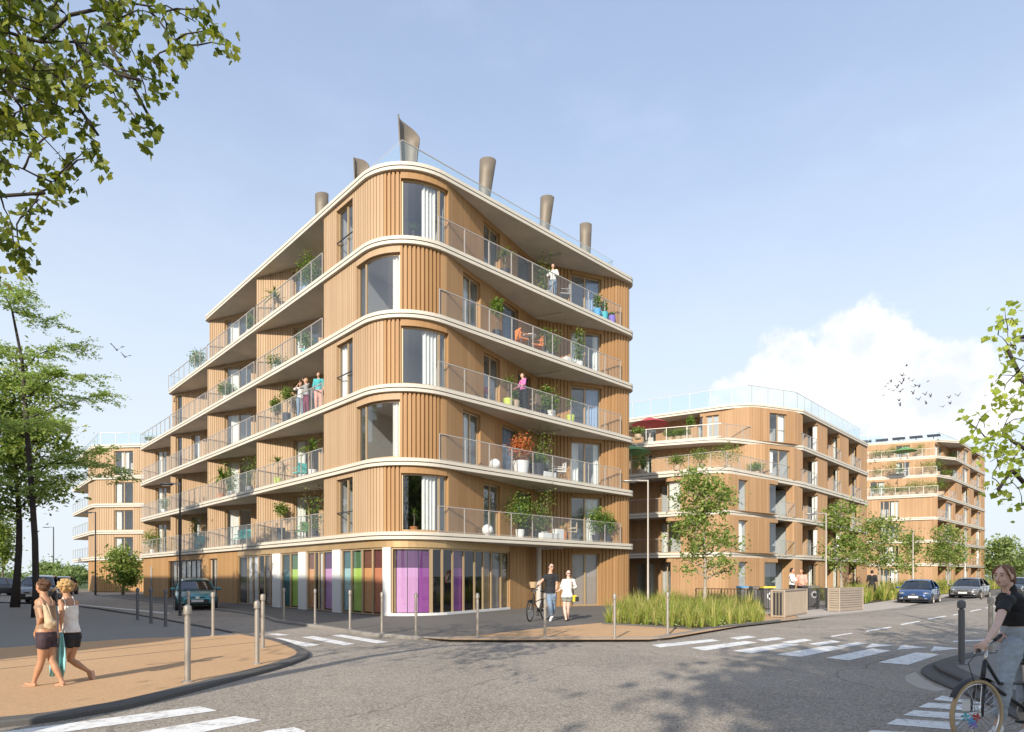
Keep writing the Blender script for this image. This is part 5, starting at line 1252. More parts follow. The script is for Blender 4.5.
PL = [ # kind px floor side inset h w pot label
 ('palm',505,5,'R',.45,1.55,.55,'pot_dark','fan palm on the top floor balcony, left of the notch'),
 ('tall',545,5,'R',.9,1.9,.7,'pot_grey','tall bamboo-like plant behind the person on the top floor'),
 ('palm',548,5,'R',.6,1.9,.45,'pot_grey','small palm with arching leaves beside the person on the top floor'),
 ('bush',597,5,'R',.22,1.1,.35,'pot_blue','green plant in blue pot on the top floor, leftmost of three coloured pots'),
 ('bush',604,5,'R',.22,.95,.32,'pot_teal','green plant in teal pot on the top floor, middle of three coloured pots'),
 ('bush',611.5,5,'R',.22,.5,.2,'pot_violet','tiny plant in violet pot on the top floor, rightmost of three coloured pots'),
 ('topiary',497,4,'R',.4,1.75,.6,'pot_dark','leafy rubber plant in a black pot on the fourth floor'),
 ('palm',545,4,'R',.7,1.9,.5,'pot_grey','palm with arching fronds on the fourth floor beside the orange chairs'),
 ('tall',551,4,'R',.6,1.3,.6,'pot_dark','dense green plant behind the fourth floor glass rail'),
 ('tall',579,4,'R',.5,1.9,.45,'pot_white','climbing yellow green plant before the fourth floor window'),
 ('palm',508,3,'R',.35,1.6,.55,'pot_lime','dracaena in a lime green pot, left of the woman in pink'),
 ('topiary',515,3,'R',.35,.75,.25,'box_tan','little round shrub in a tan planter next to the woman in pink'),
 ('palm',546,3,'R',.7,2.0,.6,'pot_grey','high arching palm on the third floor at the notch'),
 ('tall',543,3,'R',.6,1.3,.7,'pot_dark','dark bushy plant below the arching palm on the third floor'),
 ('tall',551,3,'R',.4,1.1,.5,'pot_white','pale green shrub right of the arching palm on the third floor'),
 ('palm',570.5,3,'R',.3,1.4,.5,'pot_lime','dracaena in lime pot before the third floor window'),
 ('bush',521,2,'R',.5,1.75,1.15,'pot_white','red flowering shrub in a big white pot on the second floor'),
 ('tall',543,2,'R',.8,2.3,.8,'pot_grey','tall leafy plant at the second floor notch'),
 ('bush',537,2,'R',.5,1.1,.8,'pot_dark','dark bushy plant right of the big white pot'),
 ('bush',520,1,'R',.5,2.0,1.3,'pot_white','large round green shrub on the first floor left of the notch'),
 ('tall',544,1,'R',.6,2.3,.9,'pot_grey','tall open shrub on the first floor at the notch'),
 ('tall',536,1,'R',.8,1.9,.8,'pot_dark','dark spreading plant on the first floor behind the large round shrub'),
 ('palm',563,1,'R',.35,.95,.3,'pot_terra','small bright green plant in a terracotta pot on the first floor'),
 ('bush',596,1,'R',.4,1.75,1.0,'pot_dark','wide green hedge plant before the first floor window, left half'),
 ('bush',607,1,'R',.4,1.55,.95,'pot_dark','wide green hedge plant before the first floor window, right half'),
 ('bush',309,5,'L',.7,2.1,1.2,'pot_white','big bush on the top floor of the left wing, next to the timber corner'),
 ('palm',274,5,'L',.45,1.7,.8,'pot_grey','palm on the top floor of the left wing'),
 ('bush',250,5,'L',.5,1.3,.5,'pot_white','bush at the end of the second bay, top floor, left wing'),
 ('bush',198,5,'L',.5,1.6,1.0,'pot_white','bush on the open terrace of the stepped left end'),
 ('bush',150,4,'L',.5,.7,.7,'pot_white','low plant on the lowest open terrace at the far left end'),
 ('bush',305,4,'L',.5,1.2,.8,'pot_teal','bluish shrub behind glass on the fourth floor of the left wing'),
 ('tall',277,4,'L',.4,.7,.6,'pot_white','low spreading plant at the foot of the fourth floor rail'),
 ('bush',227,4,'L',.5,1.1,1.0,'pot_white','shrub behind glass in the second bay on the fourth floor'),
 ('topiary',275,3,'L',.5,1.65,.55,'pot_grey','small leafy tree in a pot on the third floor, left of the dark one'),
 ('topiary',287,3,'L',.6,1.9,.75,'pot_dark','larger dark leafy tree in a tall pot left of the chatting pair'),
 ('palm',278,2,'L',.45,1.7,.6,'pot_lime','dracaena in a lime pot on the second floor of the left wing'),
 ('palm',313,2,'L',.6,2.1,.8,'pot_white','palm beside the timber corner on the second floor'),
 ('palm',221,2,'L',.5,2.1,1.1,'pot_terra','large spreading palm in a terracotta pot, second floor, second bay'),
 ('tall',231,2,'L',.5,1.7,.6,'pot_white','dark stemmed plant right of the large spreading palm'),
 ('tall',249,2,'L',.5,2.0,.7,'pot_grey','leafy plant at the right end of the second bay, second floor'),
 ('topiary',281,1,'L',.5,1.9,.7,'pot_dark','round headed tree in a tall dark pot on the first floor of the left wing'),
 ('tall',314,1,'L',.5,2.1,.8,'pot_dark','leafy ficus in a dark pot beside the timber corner, first floor'),
 ('bush',153,1,'L',.6,1.9,1.5,'pot_white','reddish green shrub in a white pot at the far left of the first floor'),
 ('tall',198,1,'L',.6,1.9,.9,'pot_teal','plant in the third bay on the first floor behind the turquoise chairs'),
 ('tall',165,2,'L',.5,1.2,.5,'pot_white','small plant in the fourth bay on the second floor')]
for kind, px, n, sd_, ins, h, w_, pm, lab in PL:
    fl = 'flower' in lab
    plant(kind, bal(px, n, ins, sd_), lab, h*1.12, w_*1.15, pm, .62 if 'big white pot' in lab else (.7 if 'tall' in lab and 'pot' in lab else .38), .3 if 'big white' in lab else .17, 'leaf_flower' if fl else 'leaf_pot', den=2.2 if w_ > .9 else 1.0)
def chair(b, yaw, m, label, fm='dark_steel', s=1.0, group='balcony chairs', cat='chair', name='chair'):
    root = empty(name, b, label, cat, group); cs, sn = math.cos(yaw), math.sin(yaw)
    T = lambda x, y, z: Vector((b.x+(x*cs-y*sn)*s, b.y+(x*sn+y*cs)*s, b.z+z*s))
    mb = MB(); mb.box(T(0,0,.44), (.46*s,.46*s,.05*s), yaw); mb.build('seat', m, root)
    mb = MB(); mb.bar(T(-.22,-.22,.68), T(-.22,.22,.68), .04*s, .40*s); mb.build('backrest', m, root)
    for x in (-.2, .2):
        for y in (-.2, .2): mb = MB(); mb.bar(T(x*1.1, y*1.1, 0), T(x, y, .46), .03*s); mb.build('leg', fm, root)
    for y in (-1, 1): mb = MB(); mb.bar(T(-.22,y*.23,.64), T(.2,y*.23,.64), .035*s, .03*s); mb.build('armrest', m, root)
    return root
def table(b, m, label, r=.32, h=.72):
    root = empty('table', b, label, 'table'); mb = MB(); mb.lathe(b+Vector((0,0,h)), [(r,0),(r,.03)], 18); mb.build('tabletop', m, root)
    mb = MB(); mb.lathe(b, [(.2,0),(.2,.02),(.025,.03),(.025,h)], 10); mb.build('stand', 'dark_steel', root)
chair(bal(522,4,.5,'R'), .6, 'orange_cloth', 'orange chair on the fourth floor, left of the small table'); chair(bal(537,4,.6,'R'), 3.4, 'orange_cloth', 'orange chair on the fourth floor, right of the small table'); table(bal(529.5,4,.5,'R'), 'white_paint', 'small white table between the two orange chairs')
chair(bal(534,3,.4,'R'), 2.6, 'tan_cloth', 'tan folding chair behind the woman in pink'); chair(bal(560,2,.5,'R'), 3.4, 'pot_white', 'white chair on the second floor beside the tall window')
chair(bal(564,5,.4,'R'), 3.3, 'pot_grey', 'grey chair on the top floor right of the person'); chair(bal(551,2,.6,'R'), .4, 'pot_grey', 'grey chair on the second floor among the plants')
chair(bal(572,1,.5,'R'), 3.1, 'box_tan', 'brown armchair before the first floor window')
chair(bal(302,1,.7,'L'), 2.4, 'green_cloth', 'green lounge chair on the first floor of the left wing'); table(bal(295,1,.6,'L'), 'tan_cloth', 'round low table beside the green lounge chair', h=.5)
chair(bal(240,1,.6,'L'), 2.4, 'turquoise', 'turquoise chair in the second bay, left of its pair', group='turquoise chairs'); chair(bal(246.5,1,.6,'L'), 2.0, 'turquoise', 'turquoise chair in the second bay, right of its pair', group='turquoise chairs'); chair(bal(200,1,.5,'L'), 2.4, 'turquoise', 'turquoise chair in the third bay beside the leafy plant', group='turquoise chairs')
chair(bal(300,2,.7,'L'), 2.4, 'turquoise', 'turquoise chair on the second floor of the left wing', group='turquoise chairs')
for px, n, lab in ((495,2,'white round ball lamp on the second floor balcony'), (487.5,1,'white round ball lamp on the first floor balcony')):
    b = bal(px, n, .3, 'R'); mb = MB(); mb.ell(b+Vector((0,0,.24)), (.24,.24,.24), 16, 10); mb.lathe(b, [(.12,0),(.12,.03)], 12); o = mb.build('ball_lamp', 'pot_white', smooth=True, auto=True); setp(o, lab, 'lamp')
for px, n, L, lab in ((549,1,1.1,'long white planter box on the first floor, left of the terracotta pot'), (558,1,.5,'taller white planter box on the first floor beside the terracotta pot'), (548,2,.8,'low white box on the second floor balcony'), (568,4,.45,'small white box on the fourth floor balcony')):
    b = bal(px, n, .3, 'R'); mb = MB(); h = .5 if 'taller' in lab else .28; mb.box(b+Vector((0,0,h/2)), (L,.3,h), math.atan2(dR[1], dR[0])); mb.box(b+Vector((0,0,h)), (L-.06,.24,.01), math.atan2(dR[1], dR[0])); o = mb.build('planter_box', 'pot_white'); setp(o, lab, 'planter')
# plant behind the corner panes
for n, pm, lab, px, h in ((5,'pot_white','palm seen through the top corner window',413,1.1), (1,'pot_terra','dracaena in an orange pot behind the first floor corner window',414,1.25)):
    q = at(px, 500, 24.6); q.z = ZS[n]+.05; plant('palm', q, lab, h, .42, pm, .2, .14)
# B2 terraces: parasols, hedges and planters
def parasol(px, py, Y, m, label, zb, r=1.5):
    t = at(px, py, Y); b = Vector((t.x, t.y, zb)); root = empty('parasol', b, label, 'parasol', 'terrace parasols')
    mb = MB(); mb.lathe(b, [(.25,0),(.25,.06),(.03,.07),(.025,t.z-zb)], 12); mb.build('pole', 'white_paint', root)
    mb = MB(); mb.lathe(t, [(r,-.42),(r*.5,-.12),(.03,.12),(.001,.14)], 8); o = mb.build('canopy', m, root); sm = o.modifiers.new('s', 'SOLIDIFY'); sm.thickness = .02
parasol(650, 419, 49, 'red_cloth', 'dark red parasol on the upper terrace of the second building', z2[4], 1.5)
parasol(631, 447, 46.5, 'green_cloth', 'green parasol on the terrace below the red one', z2[3], 1.5)
parasol(905, 448, 77, 'green_cloth', 'green parasol on a planted terrace of the farthest building', z3[5], 1.4)
for (kind, px, Y, z, h, w_, lab) in [('bush',638,46.5,z2[4],1.0,1.3,'shrub under the dark red parasol'), ('bush',641,45.2,z2[3],1.5,1.6,'dark shrub under the green parasol of the second building'), ('bush',670,47.5,z2[4],1.0,1.3,'first low shrub right of the dark red parasol'), ('bush',678,47.2,z2[4],1.0,1.3,'second low shrub right of the dark red parasol'), ('bush',684,47,z2[4],1.0,1.1,'third low shrub right of the dark red parasol'), ('topiary',690.5,47,z2[4],2.0,.7,'narrow upright shrub at the end of the upper terrace hedge'),
    ('bush',677,43.5,z2[3],1.2,1.6,'agave-like shrub on the lower terrace left of the young tree'), ('bush',700,43,z2[3],1.6,2.2,'broad shrub on the lower terrace behind the top of the young tree'), ('bush',728,43.5,z2[3],2.2,2.6,'open crowned shrub on the lower terrace right of the young tree'), ('bush',756,46,z2[3],1.1,1.6,'low silver green shrub on the lower terrace corner'), ('palm',718,42.5,z2[2],1.5,1.2,'potted plant behind the young tree on the second floor')]:
    p = at(px, 500, Y); p.z = z; plant(kind, p, lab, h, w_, 'box_tan', .35, .22, group='terrace plants of the second building', den=1.6)
k = 0
ords = ['leftmost','second','third','fourth','fifth','sixth','seventh','eighth']
for (z, inn, pxs, fl_) in [(z3[4], .6, (876,886,896,904,912,921,930,940), 'lowest'), (z3[5], 2.8, (878,893,900,926,936,946), 'middle'), (z3[6], 4.8, (876,884,893,905,920,951,958,966), 'upper')]:
    e = Path([Ca2+na*inn, Cb+na*inn+d3*inn*.35, Cb+na*inn+d3*12])
    for i, px in enumerate(pxs):
        try: q = e.at(e.hit(px))
        except ValueError: continue
        plant('bush', Vector((q[0], q[1], z)), '%s shrub on the %s planted terrace of the farthest building' % (ords[i], fl_), random.uniform(1.3, 2.4), random.uniform(1.8, 2.8), 'box_tan', .4, .4, group='terrace plants of the farthest building', den=1.3)
# birds
def bird(p, s, yaw, label, group, flap):
    mb = MB(); c, s_ = math.cos(yaw), math.sin(yaw)
    T = lambda x, y, z: (p.x+(x*c-y*s_)*s, p.y+(x*s_+y*c)*s, p.z+z*s)
    mb.ell(p, (.22*s,.07*s,.07*s), 8, 6, yaw); mb.ell(T(.24,0,.03), (.07*s,.05*s,.05*s), 6, 5, yaw)
    n = mb.vs([T(-.18,-.02,0), T(-.4,-.07,0), T(-.4,.07,0), T(-.18,.02,.015)]); mb.face((n,n+1,n+2,n+3))
    for sg in (-1, 1):
        n = mb.vs([T(.12,sg*.04,.02), T(-.10,sg*.04,.02), T(-.06,sg*.32,.02+flap*.22), T(.13,sg*.34,.03+flap*.24), T(-.12,sg*.72,.02+flap*.35), T(-.02,sg*.5,.05+flap*.36)])
        mb.face((n,n+1,n+2,n+3)); mb.face((n+3,n+2,n+4,n+5))
        n = mb.vs([T(.12,sg*.04,.0), T(-.10,sg*.04,.0), T(-.06,sg*.32,.0+flap*.22), T(.13,sg*.34,.01+flap*.24), T(-.12,sg*.72,.01+flap*.35), T(-.02,sg*.5,.03+flap*.36)])
        mb.face((n+3,n+2,n+1,n)); mb.face((n+5,n+4,n+2,n+3))
    o = mb.build('bird', 'bird_dark'); setp(o, label, 'bird', group)
for (x, y) in [(884,395),(886,386),(888.5,383),(889.5,389),(891,382),(893,391),(897,388),(898,385),(900,392),(901.5,384),(902,376),(903.5,381),(904.5,375),(906.5,366),(909,378),(912,381),(914,387),(915.5,386),(913,394),(919,387),(918.5,400),(925,395),(926,404),(930.5,397),(899,401),(900,406),(928.5,381),(949,398),(950,404),(942.5,407),(958,396),(903,389)]:
    bird(at(x, y, 70+random.uniform(-3,3)), .5, random.uniform(-1, 1), 'small dark bird in the flock before the white cloud', 'flock of birds by the cloud', random.choice((1.6,.9,-.5,2.2)))
bird(at(117,350,40), .6, 2.4, 'gull flying at the left, higher of the two', None, 1.4); bird(at(125.5,357,40), .5, 2.6, 'gull flying at the left, lower of the two', None, 1.0)
# ================= PEOPLE =================
def remesh(o, vox, smooth=2):
    m = o.modifiers.new('r', 'REMESH'); m.mode = 'VOXEL'; m.voxel_size = vox; m.use_smooth_shade = True
    if smooth: s = o.modifiers.new('s', 'SMOOTH'); s.factor = .5; s.iterations = smooth
    dg = bpy.context.evaluated_depsgraph_get(); dg.update(); me = bpy.data.meshes.new_from_object(o.evaluated_get(dg)); old = o.data; mats = list(old.materials)
    o.modifiers.clear(); o.data = me; me.name = o.name
    if not me.materials:
        for q in mats: me.materials.append(q)
    return o
def blob(mb, p, r): mb.ell(p, (r, r, r), 12, 8)
def limbc(mb, pts, rad):
    """tapered limb with round joints"""
    P_ = [Vector(p) for p in pts]; mb.tube(P_, rad, 14)
    for p, r in zip(P_, rad): blob(mb, p, r*.99)
def seg(a, b, f): return Vector(a).lerp(Vector(b), f)
def torso(mb, secs, yaw):
    n = 18; rings = []
    for c, w, d in secs:
        c = Vector(c); cs, sn = math.cos(yaw), math.sin(yaw)
        rings.append(mb.vs([(c.x+math.cos(a)*w*cs-math.sin(a)*d*sn, c.y+math.cos(a)*w*sn+math.sin(a)*d*cs, c.z) for a in [2*math.pi*j/n for j in range(n)]]))
    for i in range(len(secs)-1):
        for j in range(n): mb.face((rings[i]+j, rings[i]+(j+1)%n, rings[i+1]+(j+1)%n, rings[i+1]+j))
    mb.face([rings[0]+j for j in reversed(range(n))]); mb.face([rings[-1]+j for j in range(n)])
def hand(mb, w, d, u, side=Vector((0,0,1)), curl=.5, hs=1.0):
    d = Vector(d).normalized(); s = (Vector(side)-d*Vector(side).dot(d)).normalized(); n = d.cross(s)
    mx = Matrix((s, d, n)).transposed(); c = Vector(w)+d*.045*u*hs
    mb.ell(c, (.038*u*hs, .05*u*hs, .017*u*hs), 12, 8, 0, mx)
    for i, L in enumerate((.070,.080,.075,.058)):
        b = c+d*.038*u*hs+s*(i-1.5)*.019*u*hs; p1 = b+(d*math.cos(curl*.5)+n*math.sin(curl*.5))*L*.45*u*hs; p2 = p1+(d*math.cos(curl*1.3)+n*math.sin(curl*1.3))*L*.33*u*hs; p3 = p2+(d*math.cos(curl*2.1)+n*math.sin(curl*2.1))*L*.27*u*hs
        limbc(mb, [c+d*.01+s*(i-1.5)*.014*u*hs, b, p1, p2, p3], [.009*u*hs,.0092*u*hs,.0085*u*hs,.0078*u*hs,.0068*u*hs])
    t0 = c-d*.02*u*hs-s*.025*u*hs; t1 = t0+(d*.5-s*.8+n*.3).normalized()*.032*u*hs; t2 = t1+(d*.85-s*.3+n*.4).normalized()*.03*u*hs; limbc(mb, [c-d*.02*u*hs, t0, t1, t2], [.013*u*hs,.012*u*hs,.010*u*hs,.008*u*hs])
def person(label, J, H, yaw, hyaw, skin='skin', vox=.012, top=None, bottom=None, shoes=None, hair=None, hpitch=0, glasses=False, group=None, fem=True, face=True, handcurl=.5, htilt=0, barecut=None):
    """J: joints in world space. yaw: body facing angle (direction it faces = (cos,sin)). """
    u = H/1.7; root = empty('person', ((J['anL'][0]+J['anR'][0])/2, (J['anL'][1]+J['anR'][1])/2, min(J['anL'][2], J['anR'][2])-.07*u), label, 'person', group)
    lat = yaw-math.pi/2   # lateral axis
    fwd = Vector((math.cos(yaw), math.sin(yaw), 0)); mb = MB(); V = {k: Vector(v) for k, v in J.items() if k != 'hair'}
    pel, ch, nk, hd = V['pelvis'], V['chest'], V['neck'], V['head']; wf = .85 if fem else 1.0
    up = (nk-pel)
    def S(f, w, d, grow=0): return (pel+up*f, (w*wf+grow)*u, (d+grow)*u)
    base = [(-.14,.10,.085),(-.04,.165 if fem else .155,.115),(.10,.158 if fem else .15,.11),(.32,.122 if fem else .138,.092),(.55,.140,.105),(.74,.158,.112),(.88,.150,.095),(.97,.085,.07),(1.0,.055,.055)]
    torso(mb, [S(*b) for b in base], lat)
    limbc(mb, [nk-Vector((0,0,.05*u)), seg(nk, hd, .45), hd-Vector((0,0,.03*u))], [.062*u,.052*u,.05*u])
    def leg(s, mb, g=0.0, f0=0.0, f1=2.0, flare=0.0):
        h, k, a = V['hip'+s], V['kn'+s], V['an'+s]; pts = []; rad = []
        prof = [(0,.088),(.25,.085),(.6,.068),(.9,.055),(1.0,.052),(1.15,.05),(1.35,.055),(1.6,.044),(1.85,.032),(2.0,.034)]
        last = None
        for f, r in prof:
            if f < f0 or f > f1: 
                continue
            p = seg(h, k, f) if f <= 1 else seg(k, a, f-1); pts.append(p); rad.append((r+g+flare*max(0, f-f0))*u)
        if f1 < 2.0:
            p = seg(h, k, f1) if f1 <= 1 else seg(k, a, f1-1); pts.append(p); rad.append(rad[-1])
        if g: mb.tube(pts, rad, 14)
        else: limbc(mb, pts, rad)
    def arm(s, mb, g=0.0, f1=2.0, flare=0):
        h, k, a = V['sh'+s], V['el'+s], V['wr'+s]; pts = []; rad = []
        for f, r in [(0,.052),(.3,.046),(.7,.039),(1.0,.035),(1.25,.036),(1.6,.029),(2.0,.023)]:
            if f > f1: continue
            pts.append(seg(h, k, f) if f <= 1 else seg(k, a, f-1)); rad.append((r*(.92 if fem else 1.08)+g+flare*f)*u)
        if f1 < 2.0: pts.append(seg(h, k, f1) if f1 <= 1 else seg(k, a, f1-1)); rad.append(rad[-1]*1.02)
        if g: mb.tube(pts, rad, 14); blob(mb, pts[0], rad[0])
        else: limbc(mb, pts, rad)
    def foot(s, mb, g=0.0, hgt=0):
        a = V['an'+s]; d = V.get('toe'+s, a+fwd*.16*u-Vector((0,0,.05*u)))-a; L = d.length; d.normalize()
        limbc(mb, [a-d*.02*u-Vector((0,0,.035*u)), a+d*.06*u-Vector((0,0,.03*u)), seg(a, a+d*L, .8)-Vector((0,0,.005*u)), a+d*L], [(.034+g)*u,(.036+g)*u,(.030+g)*u,(.020+g)*u])
    for s in 'LR':
        leg(s, mb); arm(s, mb); foot(s, mb); limbc(mb, [pel+up*.86, V['sh'+s]], [.06*u, .055*u])
        limbc(mb, [pel+Vector((0,0,.0)), V['hip'+s]], [.09*u, .088*u])
        hd_ = V.get('hd'+s, (V['wr'+s]-V['el'+s]).normalized()*.1+V['wr'+s])-V['wr'+s]; hand(mb, V['wr'+s], hd_, u, V.get('hs'+s, fwd), handcurl)
    # head with face
    Rm = Matrix.Rotation(hyaw, 3, 'Z') @ Matrix.Rotation(hpitch, 3, 'Y') @ Matrix.Rotation(htilt, 3, 'X')
    def E(m_, x, y, z, rx, ry, rz, seg_=16, ri=12): m_.ell(hd+Rm @ Vector((x, y, z))*u, (rx*u, ry*u, rz*u), seg_, ri, 0, Rm)
    E(mb, -.008,0,.022, .095,.075,.092); E(mb, .018,0,-.035, .068,.056,.072); E(mb, .045,0,-.078, .035,.030,.028); E(mb, .060,0,.03,.03,.045,.03)
    limbc(mb, [hd+Rm @ Vector((.082,0,.012))*u, hd+Rm @ Vector((.100,0,-.012))*u, hd+Rm @ Vector((.106,0,-.028))*u], [.008*u,.011*u,.013*u])
    for s in (-1, 1): E(mb, -.005, s*.074, -.008, .020,.009,.030, 8, 6); E(mb, .055, s*.034, -.03, .025,.022,.022, 8, 6)
    E(mb, .078,0,-.058, .018,.022,.010, 8, 6)
    body = mb.build('body', skin, root); remesh(body, vox)
    if face:
        for s in (-1, 1):
            m_ = MB(); E(m_, .0785, s*.030, .008, .010,.012,.0055, 8, 6); e = m_.build('eye', 'eye_white', root, smooth=True)
            m_ = MB(); E(m_, .0880, s*.030, .008, .003,.0065,.0055, 8, 6); m_.build('iris', 'hair_brown', e, smooth=True)
            m_ = MB(); E(m_, .087, s*.031, .030, .006,.019,.004, 8, 4); m_.build('eyebrow', hair or 'hair_dark', root, smooth=True)
        m_ = MB(); E(m_, .094, 0, -.056, .006,.022,.007, 10, 6); m_.build('mouth', 'lip', root, smooth=True)
    if glasses:
        m_ = MB(); 
        for s in (-1, 1): E(m_, .094, s*.031, .010, .006,.026,.019, 10, 8); m_.bar(hd+Rm @ Vector((.09, s*.055, .014))*u, hd+Rm @ Vector((-.01, s*.08, .01))*u, .006*u)
        E(m_, .096, 0, .014, .005,.012,.004, 6, 4); m_.build('sunglasses', 'shoe_black', root, smooth=True)
    if hair:
        m_ = MB(); style = J.get('hair', 'short')
        E(m_, -.026,0,.038, .090,.080,.084, 20, 14)
        E(m_, -.045,0,-.005, .075,.080,.075, 18, 12)
        if style == 'curly':
            for _ in range(90):
                d = Vector((random.gauss(-.35,.7), random.gauss(0,.8), random.gauss(.25,.7))).normalized()
                if d.x > .45 and d.z < .45: continue
                E(m_, -.012+d.x*.112, d.y*.108, .025+d.z*.108, .024,.024,.022, 8, 6)
        elif style == 'bun':
            E(m_, -.10,0,.03+.02, .05,.05,.045)
            for _ in range(26):
                d = Vector((random.gauss(-.6,.5), random.gauss(0,.6), random.gauss(.4,.5))).normalized(); E(m_, -.02+d.x*.095, d.y*.085, .035+d.z*.092, .022,.022,.02, 8, 6)
        elif style == 'lowbun':
            E(m_, -.115,0,-.055, .040,.042,.040); E(m_, -.09,0,-.03, .05,.06,.05)
            for s in (-1, 1): limbc(m_, [hd+Rm @ Vector((.045, s*.02,.100))*u, hd+Rm @ Vector((.060, s*.062,.055))*u, hd+Rm @ Vector((.045, s*.079,.0))*u, hd+Rm @ Vector((.025, s*.08,-.05))*u], [.014*u,.013*u,.009*u,.004*u])
        elif style == 'tied': E(m_, -.09,0,-.01,.045,.045,.06)
        hm = m_.build('hair', hair, root); remesh(hm, min(vox, .0065 if style in ('curly', 'bun') else .009), 0 if style in ('curly', 'bun') else 1)
        # keep the hairline off the face
    def cloth(name, m, fn, ribs=None):
        m_ = MB(); fn(m_); c = m_.build(name, m, root); remesh(c, vox, 2)
        if vox < .015:
            me = c.data; ns = [v.normal.copy() for v in me.vertices]
            for v, n_ in zip(me.vertices, ns):
                q = v.co; k_ = noise.noise(Vector((q.x*7/u, q.y*7/u, q.z*17/u)))+.6*noise.noise(Vector((q.x*19, q.y*19, q.z*30+5)))
                v.co = q+n_*(k_*.0085*u)
            me.update()
        return c
    if top:
        g = top.get('g', .014); f0 = top.get('f0', .0); f1 = top.get('f1', .97); sl = top.get('sleeve', .6)
        def fn(m_):
            bb = [b for b in base if f0 <= b[0] <= f1]
            if not bb or bb[0][0] > f0+.01:
                lo_ = [b for b in base if b[0] <= f0][-1]; hi_ = [b for b in base if b[0] > f0][0]; t = (f0-lo_[0])/(hi_[0]-lo_[0]); bb = [(f0, lo_[1]+(hi_[1]-lo_[1])*t, lo_[2]+(hi_[2]-lo_[2])*t)]+bb
            if bb[-1][0] < f1: 
                lo_ = [b for b in base if b[0] <= f1][-1]; hi_ = [b for b in base if b[0] > f1]; 
                if hi_: hi_ = hi_[0]; t = (f1-lo_[0])/(hi_[0]-lo_[0]); bb = bb+[(f1, lo_[1]+(hi_[1]-lo_[1])*t, lo_[2]+(hi_[2]-lo_[2])*t)]
            fl_ = top.get('flare', 0)
            torso(m_, [S(f, w, d, g+fl_*max(0, .6-f)) for f, w, d in bb], lat)
            if sl > 0:
                for s in 'LR': arm(s, m_, g, sl, top.get('sflare', .008)); limbc(m_, [pel+up*.84, V['sh'+s]], [(.06+g)*u, (.052+g)*u])
            if top.get('collar'): limbc(m_, [nk-Vector((0,0,.03*u)), seg(nk, hd, .22)], [(.066)*u, .060*u])
        cloth(top.get('name', 'shirt'), top['m'], fn)
        if top.get('straps'):
            m_ = MB()
            for s in (-1, 1):
                l_ = Vector((math.cos(lat), math.sin(lat), 0))*s*.06*u
                limbc(m_, [pel+up*.70+l_-fwd*.115*u, pel+up*.90+l_*1.1-fwd*.10*u, pel+up*1.0+l_*1.1-fwd*.03*u, pel+up*.93+l_*1.1+fwd*.07*u, pel+up*.72+l_+fwd*.115*u], [.007*u]*5)
            m_.build('strap', top['m'], root, smooth=True)
    if bottom:
        g = bottom.get('g', .014)
        def fn(m_):
            torso(m_, [S(f, w, d, g) for f, w, d in base if f <= bottom.get('f1', .2)], lat)
            for s in 'LR': leg(s, m_, g, 0, bottom.get('len', 1.9), bottom.get('flare', .0)); limbc(m_, [pel, V['hip'+s]], [(.088+g)*u, (.088+g)*u])
        cloth(bottom.get('name', 'trousers'), bottom['m'], fn)
    if shoes:
        def fn(m_):
            for s in 'LR': foot(s, m_, .007)
        if shoes.get('sandal'):
            for s in 'LR':
                m_ = MB(); a = V['an'+s]; t = V['toe'+s]; d = (t-a).normalized(); dn = Vector((0,0,-1)) if abs(d.z) < .7 else Vector((.8,0,-.3)); m_.bar(a-d*.05*u+dn*.075*u, t+d*.02*u+dn*.03*u, .07*u, .02*u); m_.build('sandal', shoes['m'], root)
        else: cloth('shoes', shoes['m'], fn)
    return root
def PX(off, sc_, Y0):
    def f(x, y, dy=0): return at(off[0]+x/sc_, off[1]+y/sc_, Y0+dy)
    return f
# ---- two women walking away over the orange paving
f = PX((15, 570), 5.633, 8.66)
JA = dict(head=f(153,94,.0), neck=f(166,150,0), chest=f(170,220), pelvis=f(177,368), shL=f(132,182,-.05), shR=f(205,186,.12), elL=f(150,266,-.14), wrL=f(118,345,-.02), elR=f(222,262,.16), wrR=f(228,330,.1),
    hipL=f(163,388,-.06), hipR=f(196,388,.08), knL=f(150,510,-.02), anL=f(105,636,.0), toeL=f(58,641,.02), knR=f(208,508,.06), anR=f(265,628,.06), toeR=f(226,652,.06), hdL=f(106,380,.02), hair='bun')
person('woman in tan top and dark shorts, hair tied up, carrying a shoulder bag', JA, 1.50, R(150), R(165), 'skin_tan', .009, top=dict(m='tan_cloth', f0=.18, f1=.80, sleeve=0, straps=True, g=.010, name='tank_top'), bottom=dict(m='dark_short', len=.42, f1=.16, g=.010, name='shorts'), shoes=dict(m='sandal', sandal=True), hair='hair_brown')
JB = dict(head=f(282,97,.45), neck=f(294,152,.45), chest=f(300,230,.45), pelvis=f(317,372,.45), shL=f(262,182,.36), shR=f(340,186,.55), elL=f(262,262,.30), wrL=f(255,340,.30), elR=f(345,262,.72), wrR=f(318,320,.80),
    hipL=f(302,392,.38), hipR=f(334,392,.50), knL=f(262,512,.34), anL=f(258,626,.40), toeL=f(215,648,.4), knR=f(312,505,.48), anR=f(420,575,.55), toeR=f(438,618,.55), hair='curly')
person('woman with curly blond hair in white top and black shorts, one foot kicked back', JB, 1.50, R(140), R(150), 'skin_tan', .009, top=dict(m='white_cloth', f0=.10, f1=.78, sleeve=0, straps=True, g=.012, name='tank_top'), bottom=dict(m='black_cloth', len=.36, f1=.2, g=.010, name='shorts'), shoes=dict(m='sandal', sandal=True), hair='hair_blond')
